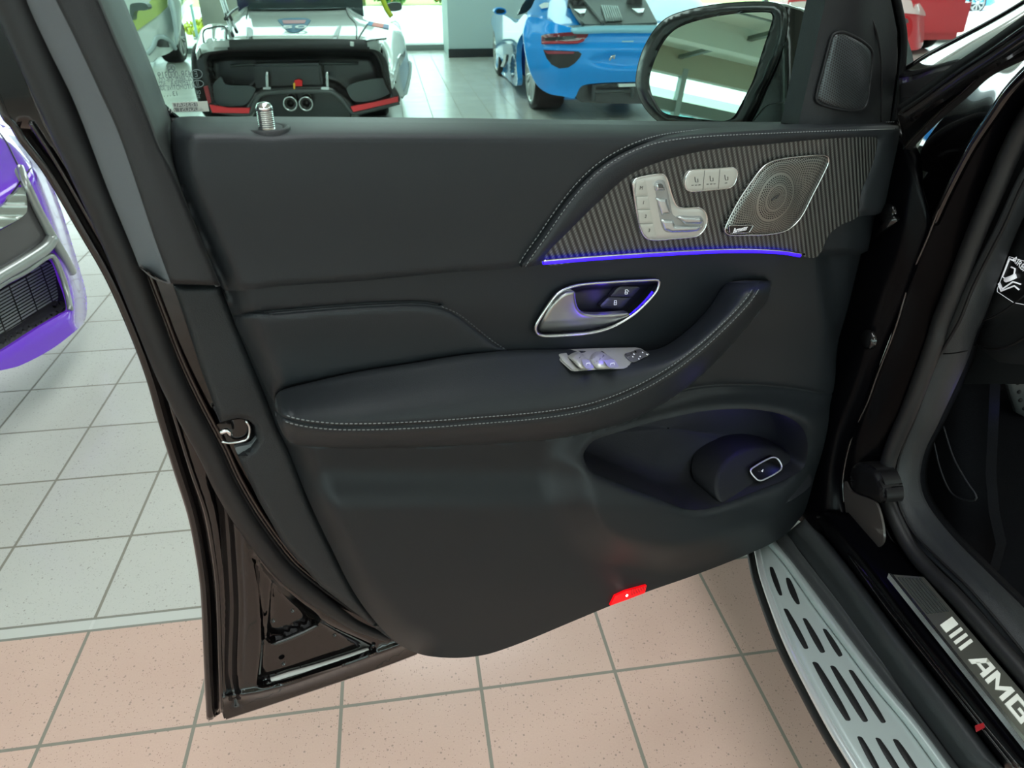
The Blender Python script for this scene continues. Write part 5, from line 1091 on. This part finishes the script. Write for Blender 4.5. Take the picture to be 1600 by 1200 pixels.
loft('flank', [AF(12.7).P(cat([(262,-10),(270,30),(276,72)]), 0), AF(13.6).P(cat([(280,-14),(286,4),(288,20)]), 0), AF(16.2).P(cat([(300,-30),(302,-10),(302,4)]), 0)], mat('pale_grey_paint'), wc)
carbody(wc, 12.9, 14.25, -5.0, -3.35, .15, .6, WHITE)
wheel(AB(13.35, -3.2, .36), BX, .36, .3, wc, RIMS, RUBD, 7)
wheel(AB(13.35, -5.1, .36), -BX, .36, .3, wc, RIMS, RUBD, 7)
# ---- red car, top right
rd = thing('red_car', AB(13.4, 8.6, 0), 'pale red car at the upper right, round tail light beside the SUV door frame', 'car')
RDF = AF(12.5)
RED = [(1236,-8),(1300,-10),(1420,-10),(1426,6),(1436,3),(1445,7),(1451,20),(1449,36),(1445,52),(1439,75),(1420,79),(1380,80),(1300,76),(1244,70),(1234,40)]
REDM = mat('red_paint', (222, 66, 74), .25, coat=1.)
rf = relief('rear_bumper', RED, RDF, lambda q: -.3*sm(q[:, 0], 1430, 1453)-.3*sm(q[:, 1], 24, -6), REDM, rd, step=6, th=.3)
relief('overexposed_deck', [(1236,4),(1300,2),(1422,0),(1428,14),(1436,5),(1448,10),(1450,24),(1430,22),(1406,20),(1300,14),(1240,14)], RDF, lambda q: .04-.3*sm(q[:, 0], 1430, 1453)-.25*sm(q[:, 1], 24, -6), mat('pink_white_tone', (240, 214, 212), .25, coat=1.), rd, step=5, th=.05)  # overexposed red bodywork, washed out to pink-white in its colour
plate('tail_light', [(1407,27),(1416,25),(1424,30),(1426,42),(1423,54),(1416,62),(1410,55)], RDF, lambda q: .03-.3*sm(q[:, 0], 1430, 1453), mat('deep_red_lens', (206, 14, 30), .15, coat=1.), rd, th=.04, curve=True)
plate('light_core', [(1408,29),(1418,29),(1420,35),(1412,38),(1408,37)], RDF, .05, mat('lens_grey', (96, 88, 88), .4), rd, th=.02)
plate('grey_grille', [(1262,14),(1290,14),(1290,20),(1262,20)], RDF, .01, GREYP, rd, th=.02)
carbody(rd, 12.7, 14.5, 8.0, 9.9, .2, .9, REDM)
for b_, s_ in ((7.9, -1), (9.75, 1)): wheel(AB(13.5, b_, .34), BX*s_, .34, .24, rd, RIMS, RUBD, 8)
# ---- small blue car outside, far right
fb = thing('distant_car', AB(25, 16, -.06), 'blue-white car parked far outside at the top right corner', 'car')
FBF = AF(25.0)
relief('body', [(1462,-8),(1520,-12),(1556,-8),(1556,4),(1548,9),(1492,12),(1466,8)], FBF, lambda q: roll(sdist(q, densify([(1462,-8),(1520,-12),(1556,-8),(1556,4),(1548,9),(1492,12),(1466,8)], 3), True), 4, .2), mat('cyan_blue_paint', (70, 190, 235), .2, coat=1.), fb, step=4, th=1.6, curve=False)
for px in (1479, 1528):
    c0 = FBF.P([(px, 5)], .05)[0]; wheel(c0, -AX, .33, .25, fb, RIMS, RUBD, 8)
plate('wheel_arch_panel', [(1462,-8),(1470,-4),(1468,8),(1462,4)], FBF, .1, mat('pink_white_tone'), fb, th=.1)
# ---- purple car, left
pc_ = thing('purple_car', (-2.6, 2.5, 0), 'purple car with big silver-framed grille, at the left edge on grey tiles', 'car')
PN = np.array([.995, -.10, 0.]); PF = Frame((-1.655, 2.102, 0), PN)
PURP = mat('purple_paint', (118, 44, 222), .2, coat=1.); PSIL = mat('grey_silver_paint', (158, 164, 160), .3, metal=.6, coat=.6)
BMP = [(-80,610),(-20,584),(10,577),(32,571),(80,546),(118,517),(132,502),(136,482),(134,455),(126,425),(114,385),(100,340),(86,300),(70,262),(55,238),(38,216),(20,203),(0,194),(-40,186),(-90,200)]
BMC = cat(BMP, True, 5); RB = cat([(136,500),(136,482),(134,455),(126,425),(114,385),(100,340),(86,300),(70,262),(55,238),(38,216),(20,203),(0,194),(-40,186)], False, 5)
GRL = [(-60,500),(0,452),(40,430),(76,405),(86,412),(96,440),(104,462),(108,484),(100,489),(60,512),(12,543),(-20,560),(-60,560)]
GRC = cat(GRL, True, 3)
def pu_d(q):
    u, v = q[:, 0], q[:, 1]
    d = -.18*sm(sdist(q, RB), 26, 0)**1.5 - .25*sm(v-(300-(u)*.6), 20, -110)
    return d+.05*sm(v+u*.55, 500, 570)
bp_ = relief('front_bumper', BMP, PF, pu_d, PURP, pc_, step=5, th=.012, hole=GRC, feats=[(GRC, (0,), 4, True)])
pb = pu_d
mg = NT('grille_slats', c=(150, 156, 156), rough=.4); uvn = mg.node('ShaderNodeUVMap'); sx = mg.node('ShaderNodeSeparateXYZ'); mg.link(uvn.outputs[0], sx.inputs[0])
f1 = mg.math('LESS_THAN', mg.math('FRACT', mg.math('DIVIDE', sx.outputs[1], .011)), .45); f2 = mg.math('LESS_THAN', mg.math('FRACT', mg.math('DIVIDE', sx.outputs[0], .085)), .08)
mg.link(mg.mix(mg.math('MAXIMUM', f1, f2), lin((150, 156, 156)), lin((16, 17, 18))), mg.b.inputs['Base Color'])
relief('grille', [(-60,500),(0,455),(40,433),(74,410),(84,416),(88,445),(90,470),(70,490),(12,530),(-70,560),(-80,470)], PF, -.10, mg.m, bp_, step=10, th=.02)
relief('grille_floor', [(-60,552),(12,522),(60,492),(94,470),(108,486),(60,512),(12,544),(-60,566)], PF, lambda q: -.095+.12*sm(q[:, 1]+q[:, 0]*.55, 512, 548), mat('deep_grey', (34, 34, 35), .6), bp_, step=6, th=.02)
ptube('silver_bar', [(-60,468),(0,432),(40,408),(72,386),(82,372)], PF, lambda q: pb(q)+.015, .021, PSIL, bp_, n=12)
ptube('silver_bar', [(32,262),(42,290),(58,325),(72,352),(84,374),(98,398),(112,424)], PF, lambda q: pb(q)+.015, np.linspace(.012, .017, len(resample(cat([(32,262),(42,290),(58,325),(72,352),(84,374),(98,398),(112,424)], False, 6), step=5))), PSIL, bp_, n=12)
ptube('inner_grille_frame', [(-60,492),(0,446),(40,424),(72,402),(82,400),(96,428),(106,462),(110,484)], PF, lambda q: pb(q)+.004, .010, PSIL, bp_)
relief('headlight_and_reflection', [(-60,352),(0,324),(20,306),(36,292),(40,300),(42,330),(30,342),(0,358),(-60,388)], PF, lambda q: pb(q)+.012+.004*np.sin(q[:, 1]/3.), mat('lamp_glass', (150, 160, 150), .08, coat=1., metal=.3), bp_, step=4, th=.02)
relief('dark_lamp_surround', [(-60,392),(0,360),(30,342),(42,326),(38,298),(46,290),(58,318),(70,350),(76,370),(40,398),(0,422),(-60,462)], PF, lambda q: pb(q)+.004, mat('surround_grey', (66, 64, 66), .25, coat=.8), bp_, step=5, th=.02)
relief('hood_edge_strip', [(36,290),(30,268),(34,262),(46,282),(60,312),(74,345),(70,352),(56,330),(44,312)], PF, lambda q: pb(q)+.006, PSIL, bp_, step=4, th=.02)
ptube('hood_line', [(0,208),(10,222),(22,246),(30,262),(37,274)], PF, lambda q: pu_d(q)+.003, .0028, mat('gap_black', (30, 10, 50), .5), bp_)
ptube('hood_line', [(49,262),(38,275),(20,300),(0,326),(-40,352)], PF, lambda q: pu_d(q)+.004, .0022, mat('gap_black'), bp_)

def pbox(name, x0, x1, y0, y1, z0, z1, m, bev):
    V = [np.array([-1.66, 2.1, 0])+PN*x+np.array([.10, .995, 0])*y+np.array([0, 0, z]) for z in (z0, z1) for x in (x0, x1) for y in (y0, y1)]
    o = meshobj(name, V, [(0, 2, 3, 1), (4, 5, 7, 6), (0, 1, 5, 4), (2, 6, 7, 3), (0, 4, 6, 2), (1, 3, 7, 5)], m, pc_, smooth=False); bm = bmesh.new(); bm.from_mesh(o.data); bmesh.ops.recalc_face_normals(bm, faces=bm.faces); bmesh.ops.bevel(bm, geom=bm.edges[:], offset=bev, segments=3, affect='EDGES'); bm.to_mesh(o.data); bm.free()
pbox('body', -4.4, -.34, -1.35, .33, .28, .80, PURP, .1); pbox('front_structure', -.6, -.17, -1.3, .20, .26, .60, mat('deep_grey'), .05); pbox('cabin', -3.8, -1.6, -1.2, .15, .85, 1.5, DGLASS, .25)
for x in (-.9, -3.6):
    for y, s_ in ((.36, 1), (-1.4, -1)): wheel(np.array([-1.66, 2.1, .38])+PN*x+np.array([.10, .995, 0])*y, np.array([.10, .995, 0])*s_, .38, .28, pc_, RIMS, RUBD, 10)

relief('grille_housing', [(-80,455),(0,440),(80,395),(95,405),(120,490),(100,500),(12,560),(-80,580)], PF, -.12, mat('deep_grey'), bp_, step=10, th=.05)
